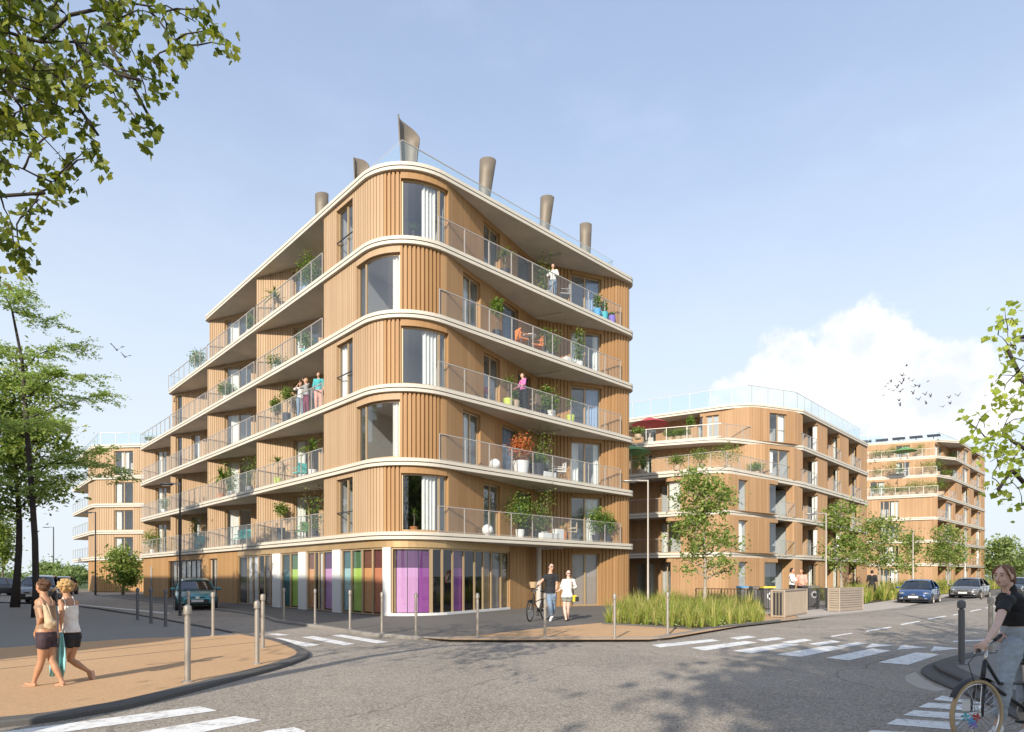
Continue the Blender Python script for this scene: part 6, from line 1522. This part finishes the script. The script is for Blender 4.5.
# towel
mb = MB(); n = 16; rows = []
for i in range(12):
    t = i/11; y = 352+t*245; w0 = (18+26*math.sin(min(t*2.2, 1.5)))*(1-.25*max(0, t-.8)*5*.4); cx = 246-t*12; r = []
    for j in range(n+1):
        a = j/n; r.append(f(cx+(a-.5)*2*w0, y+(6 if t > .9 else 0)*math.sin(a*9), .15+.035*math.sin(a*16+t*2)*min(1, t*2+.2)))
    rows.append(mb.vs(r))
for i in range(11):
    for j in range(n): mb.face((rows[i]+j, rows[i+1]+j, rows[i+1]+j+1, rows[i]+j+1), 1 if 5 <= j <= 8 else 0)
o = mb.build('towel', ['towel_blue', 'white_cloth'], None, smooth=True); sm = o.modifiers.new('s', 'SOLIDIFY'); sm.thickness = .012; setp(o, 'pale turquoise and white towel hanging from the hand of the blond woman', 'towel')
# shoulder bag
bag = empty('shoulder_bag', f(190,300,-.1), 'tan canvas shoulder bag on the back of the woman in dotted shorts', 'bag')
mb = MB(); limbc(mb, [f(168,205,-.11), f(182,250,-.12), f(196,295,-.12), f(200,318,-.11)], [.022,.042,.060,.050]); limbc(mb, [f(188,312,-.11), f(216,300,-.10)], [.055,.045]); b_ = mb.build('body', 'bag_cloth', bag); remesh(b_, .01, 3)
mb = MB(); limbc(mb, [f(172,225,-.13), f(160,196,-.10), f(150,178,-.03), f(152,186,.06)], [.012]*4); limbc(mb, [f(205,262,-.16), f(190,215,-.14), f(178,190,-.08)], [.008]*3); mb.build('strap', 'bag_cloth', bag, smooth=True)
# ---- couple with bicycle
f = PX((515, 555), 9.15, 21.3)
JM = dict(head=f(330,112), neck=f(322,165), chest=f(322,220), pelvis=f(325,342), shR=f(283,196), shL=f(376,198), elR=f(238,246,-.1), wrR=f(200,296,-.2), elL=f(382,270), wrL=f(372,328,-.05), hdR=f(184,312,-.25),
    hipR=f(305,362), hipL=f(348,362), knR=f(322,462,-.12), anR=f(332,565,.02), toeR=f(322,602,-.22), knL=f(352,455,.1), anL=f(346,548,.15), toeL=f(338,572,-.02))
person('man in a black T-shirt, blue jeans and sunglasses wheeling a bicycle', JM, 1.95, R(-80), R(-62), 'skin', .014, fem=False, top=dict(m='black_cloth', f0=-.04, f1=.97, sleeve=.55, g=.022, flare=.02), bottom=dict(m='jeans', len=1.85, g=.022, f1=.1), shoes=dict(m='shoe_white'), hair='hair_dark', glasses=True)
JW = dict(head=f(488,170,.05), neck=f(488,218,.05), chest=f(485,260,.05), pelvis=f(475,378,.05), shR=f(448,240,.05), shL=f(530,240,.05), elR=f(428,300,.05), wrR=f(398,330,0), elL=f(548,300,.08), wrL=f(520,262,-.15), hdL=f(512,238,-.18), hdR=f(380,334,-.02),
    hipR=f(458,392,.05), hipL=f(495,392,.05), knR=f(452,490,-.0), anR=f(468,592,-.1), toeR=f(450,624,-.3), knL=f(486,490,.05), anL=f(482,578,.15), toeL=f(500,600,-.02), hair='tied')
person('woman in loose white blouse, grey shorts and sunglasses holding the hand of the man', JW, 1.75, R(-78), R(-80), 'skin_pale', .013, top=dict(m='white_cloth', f0=-.06, f1=.95, sleeve=1.25, g=.03, flare=.05, sflare=.02, name='blouse'), bottom=dict(m='grey_short', len=.35, g=.03, f1=.1, name='shorts'), shoes=dict(m='shoe_black'), hair='hair_dark', glasses=True)
hb = empty('handbag', f(548,395,.1), 'small yellow and black handbag hanging by the woman in the white blouse', 'bag'); mb = MB(); mb.box(f(540,396,.08), (.14,.12,.22), .3); mb.build('flap', 'bag_yellow', hb); mb = MB(); mb.box(f(562,404,.1), (.14,.11,.16), .3); mb.build('body', 'shoe_black', hb); mb = MB(); mb.tube([f(540,376,.08), f(534,330,.0), f(525,285,-.05)], [.012]*3, 6); mb.build('strap', 'shoe_black', hb)
def bicycle(label, Fc, Rc, r, wf, headtop, grips, saddle, frame='plastic_black', tyre='rubber', detail=True, tw=.022):
    Fc, Rc, headtop, saddle = map(Vector, (Fc, Rc, headtop, saddle)); root = empty('bicycle', (Fc+Rc)/2-Vector((0,0,r)), label, 'bicycle'); d = (Rc-Fc); d.z = 0; d.normalize()
    def wheel(c, ang_dir, nm):
        dd = Vector(ang_dir); dd.z = 0; dd.normalize(); nrm = Vector((-dd.y, dd.x, 0)); 
        def ring(m_, R_, rr, k=36, kk=8):
            rings = []
            for i in range(k):
                a = 2*math.pi*i/k; o = dd*math.cos(a)+Vector((0,0,1))*math.sin(a); cc = c+o*R_
                rings.append(m_.vs([cc+(o*math.cos(b)+nrm*math.sin(b))*rr for b in [2*math.pi*j/kk for j in range(kk)]]))
            for i in range(k):
                for j in range(kk): m_.face((rings[i]+j, rings[(i+1)%k]+j, rings[(i+1)%k]+(j+1)%kk, rings[i]+(j+1)%kk))
        m_ = MB(); ring(m_, r-tw, tw); w_ = m_.build(nm, tyre, root, smooth=True)
        m_ = MB(); ring(m_, r-tw*2.3, tw*.45); m_.build('rim', 'chrome', w_, smooth=True)
        m_ = MB()
        for i in range(28):
            a = 2*math.pi*i/28; b = a+.35*(1 if i % 2 else -1); m_.bar(c+(dd*math.cos(b)+Vector((0,0,1))*math.sin(b))*.03+nrm*.03*(1 if i % 4 < 2 else -1), c+(dd*math.cos(a)+Vector((0,0,1))*math.sin(a))*(r-tw*2.3), .0032)
        m_.tube([c-nrm*.05, c+nrm*.05], [.02,.02], 10); m_.build('spokes', 'chrome', w_); return w_
    wheel(Fc, wf, 'front_wheel'); wheel(Rc, d, 'rear_wheel'); nF = Vector((-Vector(wf).normalized().y, Vector(wf).normalized().x, 0)); nR = Vector((-d.y, d.x, 0))
    crown = Fc.lerp(headtop, .47); bb = Fc.lerp(Rc, .60); bb.z = Fc.z-.04*r/.34; k = r/.34
    mb = MB()
    for s in (-1, 1): mb.tube([Fc+nF*.05*s, Fc+Vector((0,0,.1))+nF*.05*s+(headtop-Fc)*.05, crown+nF*.035*s], [.010*k,.012*k,.014*k], 8)
    mb.tube([crown-nF*.04, crown+nF*.04], [.014*k]*2, 8); mb.build('fork', frame, root, smooth=True)
    mb = MB(); hb_ = crown+(headtop-crown)*.12; ht = crown+(headtop-crown)*.72
    mb.tube([hb_, ht], [.021*k]*2, 10); st = saddle-Vector((0,0,.10)); sj = bb.lerp(st, .72)
    mb.tube([hb_.lerp(ht,.1), bb], [.019*k]*2, 10); mb.tube([ht, hb_.lerp(bb, .35)+Vector((0,0,.08)), sj], [.016*k]*3, 10); mb.tube([bb, sj], [.018*k]*2, 10)
    for s in (-1, 1): mb.tube([bb+nR*.04*s, Rc+nR*.06*s], [.010*k]*2, 8); mb.tube([sj, Rc+nR*.06*s], [.009*k]*2, 8)
    mb.build('frame', frame, root, smooth=True)
    mb = MB(); mb.tube([ht, headtop], [.013*k]*2, 8); g0, g1 = Vector(grips[0]), Vector(grips[1]); fw = -Vector(d)
    mb.tube([g0, g0.lerp(headtop, .55)+fw*.08*k, headtop+fw*.05*k, g1.lerp(headtop, .55)+fw*.08*k, g1], [.012*k]*5, 8); hbm = mb.build('handlebar', 'chrome', root, smooth=True)
    for g in (g0, g1):
        m_ = MB(); q = g.lerp(headtop, -.12); m_.tube([g.lerp(headtop, .22)+fw*.03*k, q], [.018*k]*2, 10); m_.build('grip', 'plastic_black', hbm)
        m_ = MB(); m_.tube([g.lerp(headtop, .4)+fw*.06*k, g+fw*.07*k-Vector((0,0,.02))], [.007*k]*2, 6); m_.build('brake_lever', 'chrome', hbm)
    m_ = MB(); m_.tube([g0.lerp(headtop, .5)+fw*.08*k, g0.lerp(headtop, .5)+fw*.22*k-Vector((0,0,.10)), crown+fw*.08-Vector((0,0,.02))], [.004*k]*3, 5); m_.build('brake_cable', 'plastic_black', hbm)
    mb = MB(); mb.ell(saddle+d*.06*k, (.13*k,.085*k,.035*k), 14, 8, math.atan2(d.y, d.x)); mb.ell(saddle-d*.08*k, (.13*k,.035*k,.028*k), 14, 8, math.atan2(d.y, d.x)); sd_ = mb.build('saddle', 'plastic_black', root, smooth=True)
    mb = MB(); mb.tube([sj, saddle], [.013*k]*2, 8); mb.build('seat_post', 'chrome', root)
    ax = Matrix.Rotation(math.atan2(nR.y, nR.x), 3, 'Z') @ Matrix.Rotation(R(90), 3, 'Y')
    mb = MB(); mb.lathe(bb+nR*.05*k, [(.02,0),(.095*k,0),(.098*k,.006),(.02,.008)], 22, ax); cr = mb.build('chainring', 'steel', root)
    for s in (-1, 1):
        e = bb+nR*.07*k*s+(d*.10+Vector((0,0,-.13)))*k*s; mb = MB(); mb.bar(bb+nR*.06*k*s, e, .02*k, .012*k); c_ = mb.build('crank', 'chrome', root); mb = MB(); mb.box(e+nR*.05*k*s, (.09*k,.07*k,.022*k), math.atan2(d.y, d.x)); mb.build('pedal', 'plastic_black', c_)
    for c, dd, a0, a1 in ((Fc, Vector(wf).normalized(), 55, 150), (Rc, d, 5, 160)):
        mb = MB(); nn = Vector((-dd.y, dd.x, 0)); prev = None
        for i in range(15):
            a = R(a0+(a1-a0)*i/14); o = -dd*math.cos(a)+Vector((0,0,1))*math.sin(a); q = c+o*(r+.022); n_ = mb.vs([q-nn*.03, q+o*.008, q+nn*.03])
            if prev is not None: mb.face((prev, n_, n_+1, prev+1)); mb.face((prev+1, n_+1, n_+2, prev+2))
            prev = n_
        mb.build('mudguard', frame, root, smooth=True)
    mb = MB(); mb.bar(bb+nR*.075*k, Rc+nR*.075*k, .012, .07*k); mb.build('chain_guard', frame, root)
    return root
g_ = PX((515, 555), 9.15, 20.9); Fc = g_(137,505); Rc = at(545.5, 608, 21.75); Fc.z = .06+.36; Rc.z = .06+.36
bicycle('dark city bicycle held by the man in the black T-shirt', Fc, Rc, .36, (.35,.94,0), g_(180,330,.1), (g_(150,318,-.15), g_(205,318,.15)), at(543.5, 591, 21.5), tw=.024)
bk = empty('basket', g_(165,280,.0), 'pale wicker basket on the handlebar of the dark city bicycle', 'basket'); mb = MB(); mb.lathe(g_(166,300,.0), [(.10,0),(.14,.20),(.125,.20),(.09,.02)], 14); mb.build('body', 'tyre_tan', bk)
# ---- cyclist at the right edge
f = PX((934, 550), 4.022, 5.95)
JC = dict(head=f(281,106,0), neck=f(306,168,.02), chest=f(318,230,.05), pelvis=f(332,372,.08), shL=f(290,204,-.12), shR=f(335,196,.22), elL=f(257,296,-.28), wrL=f(212,368,-.42), hdL=f(180,398,-.46), elR=f(320,290,.25), wrR=f(275,338,.08), hdR=f(256,348,.0), hsL=Vector((.2,.3,1)),
    hipL=f(312,392,-.02), hipR=f(352,392,.22), knL=f(284,530,-.10), anL=f(256,706,-.06), toeL=f(222,756,-.12), knR=f(360,540,.3), anR=f(372,720,.3), toeR=f(340,756,.25), hair='lowbun')
person('young woman in black cropped top and light jeans astride a bicycle', JC, 1.62, R(192), R(202), 'skin_pale', .0065, top=dict(m='black_cloth', f0=.33, f1=.99, sleeve=.5, g=.010, sflare=.010, collar=True), bottom=dict(m='jeans_light', len=1.80, g=.012, f1=.36, flare=.004), shoes=dict(m='shoe_white'), hair='hair_auburn', handcurl=1.0, htilt=0)
Fc = f(172,655,-.30); Fc.z = .335; Rc = at(1061, 710, 6.15); Rc.z = .335
rb = bicycle('black city bicycle with tan tyres under the woman in light jeans', Fc, Rc, .325, (-.9,-.28,0), f(212,408,-.22), (f(183,404,-.46), f(262,350,.0)), at(1023, 662, 6.1), tyre='tyre_tan', tw=.019)
for i, (x, y, m_) in enumerate(((128,672,'pot_teal'),(150,690,'pot_blue'),(172,675,'red_cloth'),(160,705,'pot_violet'))):
    mb = MB(); c = f(x, y, -.36)
    for k in range(5):
        a = k*1.257+i; n_ = mb.vs([c, c+Vector((math.cos(a)*.035,0,math.sin(a)*.035)), c+Vector((math.cos(a+.55)*.045,.01,math.sin(a+.55)*.045)), c+Vector((math.cos(a+1.0)*.02,.006,math.sin(a+1.0)*.02))]); mb.face((n_,n_+1,n_+2,n_+3))
    mb.build('wheel_ornament', m_, rb)
mb = MB(); mb.box(f(130,625,-.36), (.085,.004,.10), .2); mb.build('reflector_card', 'white_paint', rb)
# ---- small figures on the balconies
def stander(b, H, face, label, top, bottom, hair, skin='skin', fem=True, arms='down', blen=1.9, group=None, sit=False, pose=0):
    b = Vector(b); u = H/1.7; fw = Vector((math.cos(face), math.sin(face), 0)); rt = Vector((math.sin(face), -math.cos(face), 0))
    g = lambda x, y, z: b+rt*x*u+fw*y*u+Vector((0,0,z*u)); dz = -.40 if sit else 0
    J = dict(head=g(0,.03,1.58+dz), neck=g(0,0,1.42+dz), chest=g(0,0,1.25+dz), pelvis=g(0,0,.93+dz), shR=g(.17,0,1.37+dz), shL=g(-.17,0,1.37+dz))
    if sit: J.update(hipR=g(.09,.02,.50), hipL=g(-.09,.02,.50), knR=g(.10,.42,.50), knL=g(-.10,.42,.50), anR=g(.10,.45,.08), anL=g(-.10,.45,.08))
    else: J.update(hipR=g(.09,0,.88), hipL=g(-.09,0,.88), knR=g(.10,.05,.48), knL=g(-.10,.0,.48), anR=g(.10,.02,.08), anL=g(-.10,-.05,.08))
    for s, sg in (('R', 1), ('L', -1)):
        if arms == 'down': J['el'+s] = g(.22*sg,0,1.10+dz); J['wr'+s] = g(.21*sg,.10,.88+dz)
        elif arms == 'rail': J['el'+s] = g(.24*sg,.08,1.13+dz); J['wr'+s] = g(.16*sg,.30,1.02+dz)
        elif arms == 'up': J['el'+s] = g(.28*sg,.12,1.28+dz); J['wr'+s] = g(.16*sg,.22,1.48+dz)
    J['hair'] = 'short' if not fem else 'tied'
    return person(label, J, H, face, face, skin, .02, fem=fem, top=dict(m=top, f0=-.02, f1=.97, sleeve=1.2, g=.02), bottom=dict(m=bottom, len=blen, g=.018, f1=.1), shoes=dict(m='shoe_black'), hair=hair, face=False, group=group)
stander(bal(553,5,.45,'R'), 1.7, R(-100), 'person in a pale top and blue trousers on the top floor balcony', 'white_cloth', 'jeans', 'hair_dark', arms='rail')
stander(bal(523,3,.35,'R'), 1.72, R(-150), 'woman in a pink top and black trousers on the third floor balcony', 'pink_cloth', 'black_cloth', 'hair_brown', arms='rail')
stander(bal(300.5,3,.35,'L'), 1.75, R(-60), 'person in a white top and blue jeans, left of the chatting pair', 'white_cloth', 'jeans', 'hair_brown', arms='up')
stander(bal(306.5,3,.35,'L'), 1.78, R(-130), 'person in a patterned top and burgundy trousers, right of the chatting pair', 'pot_grey', 'burgundy', 'hair_blond', arms='up')
stander(bal(318.8,3,.4,'L'), 1.78, R(-90), 'person in teal top and salmon trousers half hidden by the timber corner', 'teal_cloth', 'salmon_cloth', 'hair_brown')
q = gnd(792,606,.07); stander(q, 1.95, R(-40), 'person with thick black hair in white behind the slatted screen', 'white_cloth', 'black_cloth', 'hair_dark', skin='skin_tan', arms='rail')
q = gnd(801.5,606,.07); stander(q, 1.9, R(-140), 'person in a salmon pink top behind the slatted screen', 'salmon_cloth', 'black_cloth', 'hair_brown', skin='skin_tan')
q = gnd(872,600.5,.07); stander(q, 1.9, R(60), 'person in dark clothes standing in the verge grass near the blue car', 'black_cloth', 'black_cloth', 'hair_dark')
SKY_STR = .15; EXPO = .53; HAZE_LOW = 1.0
VEILCOL = (3.6, 4.2, 5.5, 1); CL1 = (5.8, 5.7, 5.6, 1); CL2 = (4.2, 4.45, 4.9, 1)
def azel(px, py): 
    x = (px-512)/F; return (math.atan2(x, 1), math.atan2((HZ-py)/F, math.sqrt(1+x*x)))
CLOUDS = []
for (px, py, rx, ry) in [(795,380,62,44),(858,356,66,52),(850,400,130,52),(915,375,72,48),(765,400,62,36),(950,405,90,46)]:
    a, e = azel(px, py); k = 1/(1+((px-512)/F)**2); CLOUDS.append((a, e, rx/F*k, ry/F*math.sqrt(k)))
# ================= CAMERA, SKY, SUN =================
cam = bpy.data.cameras.new('camera'); co = bpy.data.objects.new('camera', cam); COL.objects.link(co); scene.camera = co
co.location = (0, 0, EYE); co.rotation_euler = (R(90), 0, 0); cam.sensor_width = 36; cam.lens = F/1024*36; cam.shift_y = (HZ-366)/1024
cam.clip_start = .05; cam.clip_end = 3000
sd = Vector((-.34, -.94, 0)).normalized(); EL = R(27)
ld = bpy.data.lights.new('sun', 'SUN'); ld.energy = 4.0; ld.angle = R(.55); ld.color = (1, .92, .80)
lo = bpy.data.objects.new('sun', ld); COL.objects.link(lo)
to_sun = Vector((sd.x*math.cos(EL), sd.y*math.cos(EL), math.sin(EL)))
lo.rotation_euler = (-to_sun).to_track_quat('-Z', 'Y').to_euler(); lo.location = (-30, -50, 60)
w = bpy.data.worlds.new('World'); scene.world = w; w.use_nodes = True; nt = w.node_tree; nt.nodes.clear()
out = nt.nodes.new('ShaderNodeOutputWorld'); bg = N(nt, 'ShaderNodeBackground'); nt.links.new(bg.outputs[0], out.inputs[0])
sky = N(nt, 'ShaderNodeTexSky', sky_type='NISHITA'); sky.sun_disc = False; sky.sun_elevation = EL; sky.sun_rotation = math.atan2(to_sun.x, to_sun.y); sky.air_density = 1.0; sky.dust_density = .6; sky.ozone_density = 1.2
bg.inputs['Strength'].default_value = SKY_STR
tc = N(nt, 'ShaderNodeTexCoord'); sx = N(nt, 'ShaderNodeSeparateXYZ'); nt.links.new(tc.outputs['Generated'], sx.inputs[0])
def math_(op, a, b=None, c=None, clamp=False):
    n = N(nt, 'ShaderNodeMath', operation=op); n.use_clamp = clamp
    for i, x in enumerate((a, b, c)):
        if x is None: continue
        if isinstance(x, (int, float)): n.inputs[i].default_value = x
        else: nt.links.new(x, n.inputs[i])
    return n.outputs[0]
az = math_('ARCTAN2', sx.outputs[0], sx.outputs[1]); hy = math_('SQRT', math_('ADD', math_('MULTIPLY', sx.outputs[0], sx.outputs[0]), math_('MULTIPLY', sx.outputs[1], sx.outputs[1])))
el = math_('ARCTAN2', sx.outputs[2], hy)
# clouds: cumulus bank sitting at a bearing, edges broken by noise
cv = N(nt, 'ShaderNodeCombineXYZ'); nt.links.new(az, cv.inputs[0]); nt.links.new(el, cv.inputs[1])
def noise_(sc, det=8, rough=.6, sy=1.0):
    mp = N(nt, 'ShaderNodeMapping'); mp.inputs['Scale'].default_value = (1, sy, 1); nt.links.new(cv.outputs[0], mp.inputs[0])
    n = N(nt, 'ShaderNodeTexNoise'); n.inputs['Scale'].default_value = sc; n.inputs['Detail'].default_value = det; n.inputs['Roughness'].default_value = rough; nt.links.new(mp.outputs[0], n.inputs['Vector']); return n.outputs['Fac']
n1 = noise_(9, 10, .62); n2 = noise_(4.5, 8, .6, 2.0)
def ramp(x, lo, hi):
    m = N(nt, 'ShaderNodeMapRange'); m.interpolation_type = 'SMOOTHSTEP'; m.inputs[1].default_value = lo; m.inputs[2].default_value = hi; nt.links.new(x, m.inputs[0]); return m.outputs[0]
def blob(a0, e0, ra, re):
    dx = math_('DIVIDE', math_('SUBTRACT', az, a0), ra); dy = math_('DIVIDE', math_('SUBTRACT', el, e0), re)
    return math_('SUBTRACT', 1.0, math_('SQRT', math_('ADD', math_('MULTIPLY', dx, dx), math_('MULTIPLY', dy, dy))))
cl = None
for b_ in CLOUDS:
    x = blob(*b_); cl = x if cl is None else math_('MAXIMUM', cl, x)
dens = ramp(math_('ADD', cl, math_('MULTIPLY', math_('SUBTRACT', n1, .5), 1.9)), .0, .26)
veil = math_('ADD', .38, math_('MULTIPLY', ramp(math_('ADD', n2, math_('MULTIPLY', el, -.5)), .1, .7), .2))
low = math_('MULTIPLY', ramp(el, .75, .0), HAZE_LOW)
m0 = N(nt, 'ShaderNodeMixRGB'); nt.links.new(veil, m0.inputs[0]); nt.links.new(sky.outputs[0], m0.inputs[1]); m0.inputs[2].default_value = VEILCOL
m1 = N(nt, 'ShaderNodeMixRGB'); nt.links.new(low, m1.inputs[0]); nt.links.new(m0.outputs[0], m1.inputs[1]); m1.inputs[2].default_value = (3.9, 4.25, 4.55, 1)
shade = N(nt, 'ShaderNodeMixRGB'); nt.links.new(ramp(noise_(14, 6, .6), .35, .65), shade.inputs[0]); shade.inputs[1].default_value = CL1; shade.inputs[2].default_value = CL2
m2 = N(nt, 'ShaderNodeMixRGB'); nt.links.new(math_('MULTIPLY', dens, .86), m2.inputs[0]); nt.links.new(m1.outputs[0], m2.inputs[1]); nt.links.new(shade.outputs[0], m2.inputs[2])
nt.links.new(m2.outputs[0], bg.inputs['Color'])
scene.view_settings.view_transform = 'Standard'; scene.view_settings.look = 'None'; scene.view_settings.gamma = 1; scene.view_settings.exposure = EXPO; scene.view_settings.use_curve_mapping = False
scene.render.engine = 'CYCLES'; scene.render.resolution_x = 1024; scene.render.resolution_y = 732
scene.cycles.max_bounces = 6; scene.cycles.transparent_max_bounces = 24; scene.cycles.diffuse_bounces = 3; scene.cycles.glossy_bounces = 3; scene.cycles.caustics_reflective = False; scene.cycles.caustics_refractive = False
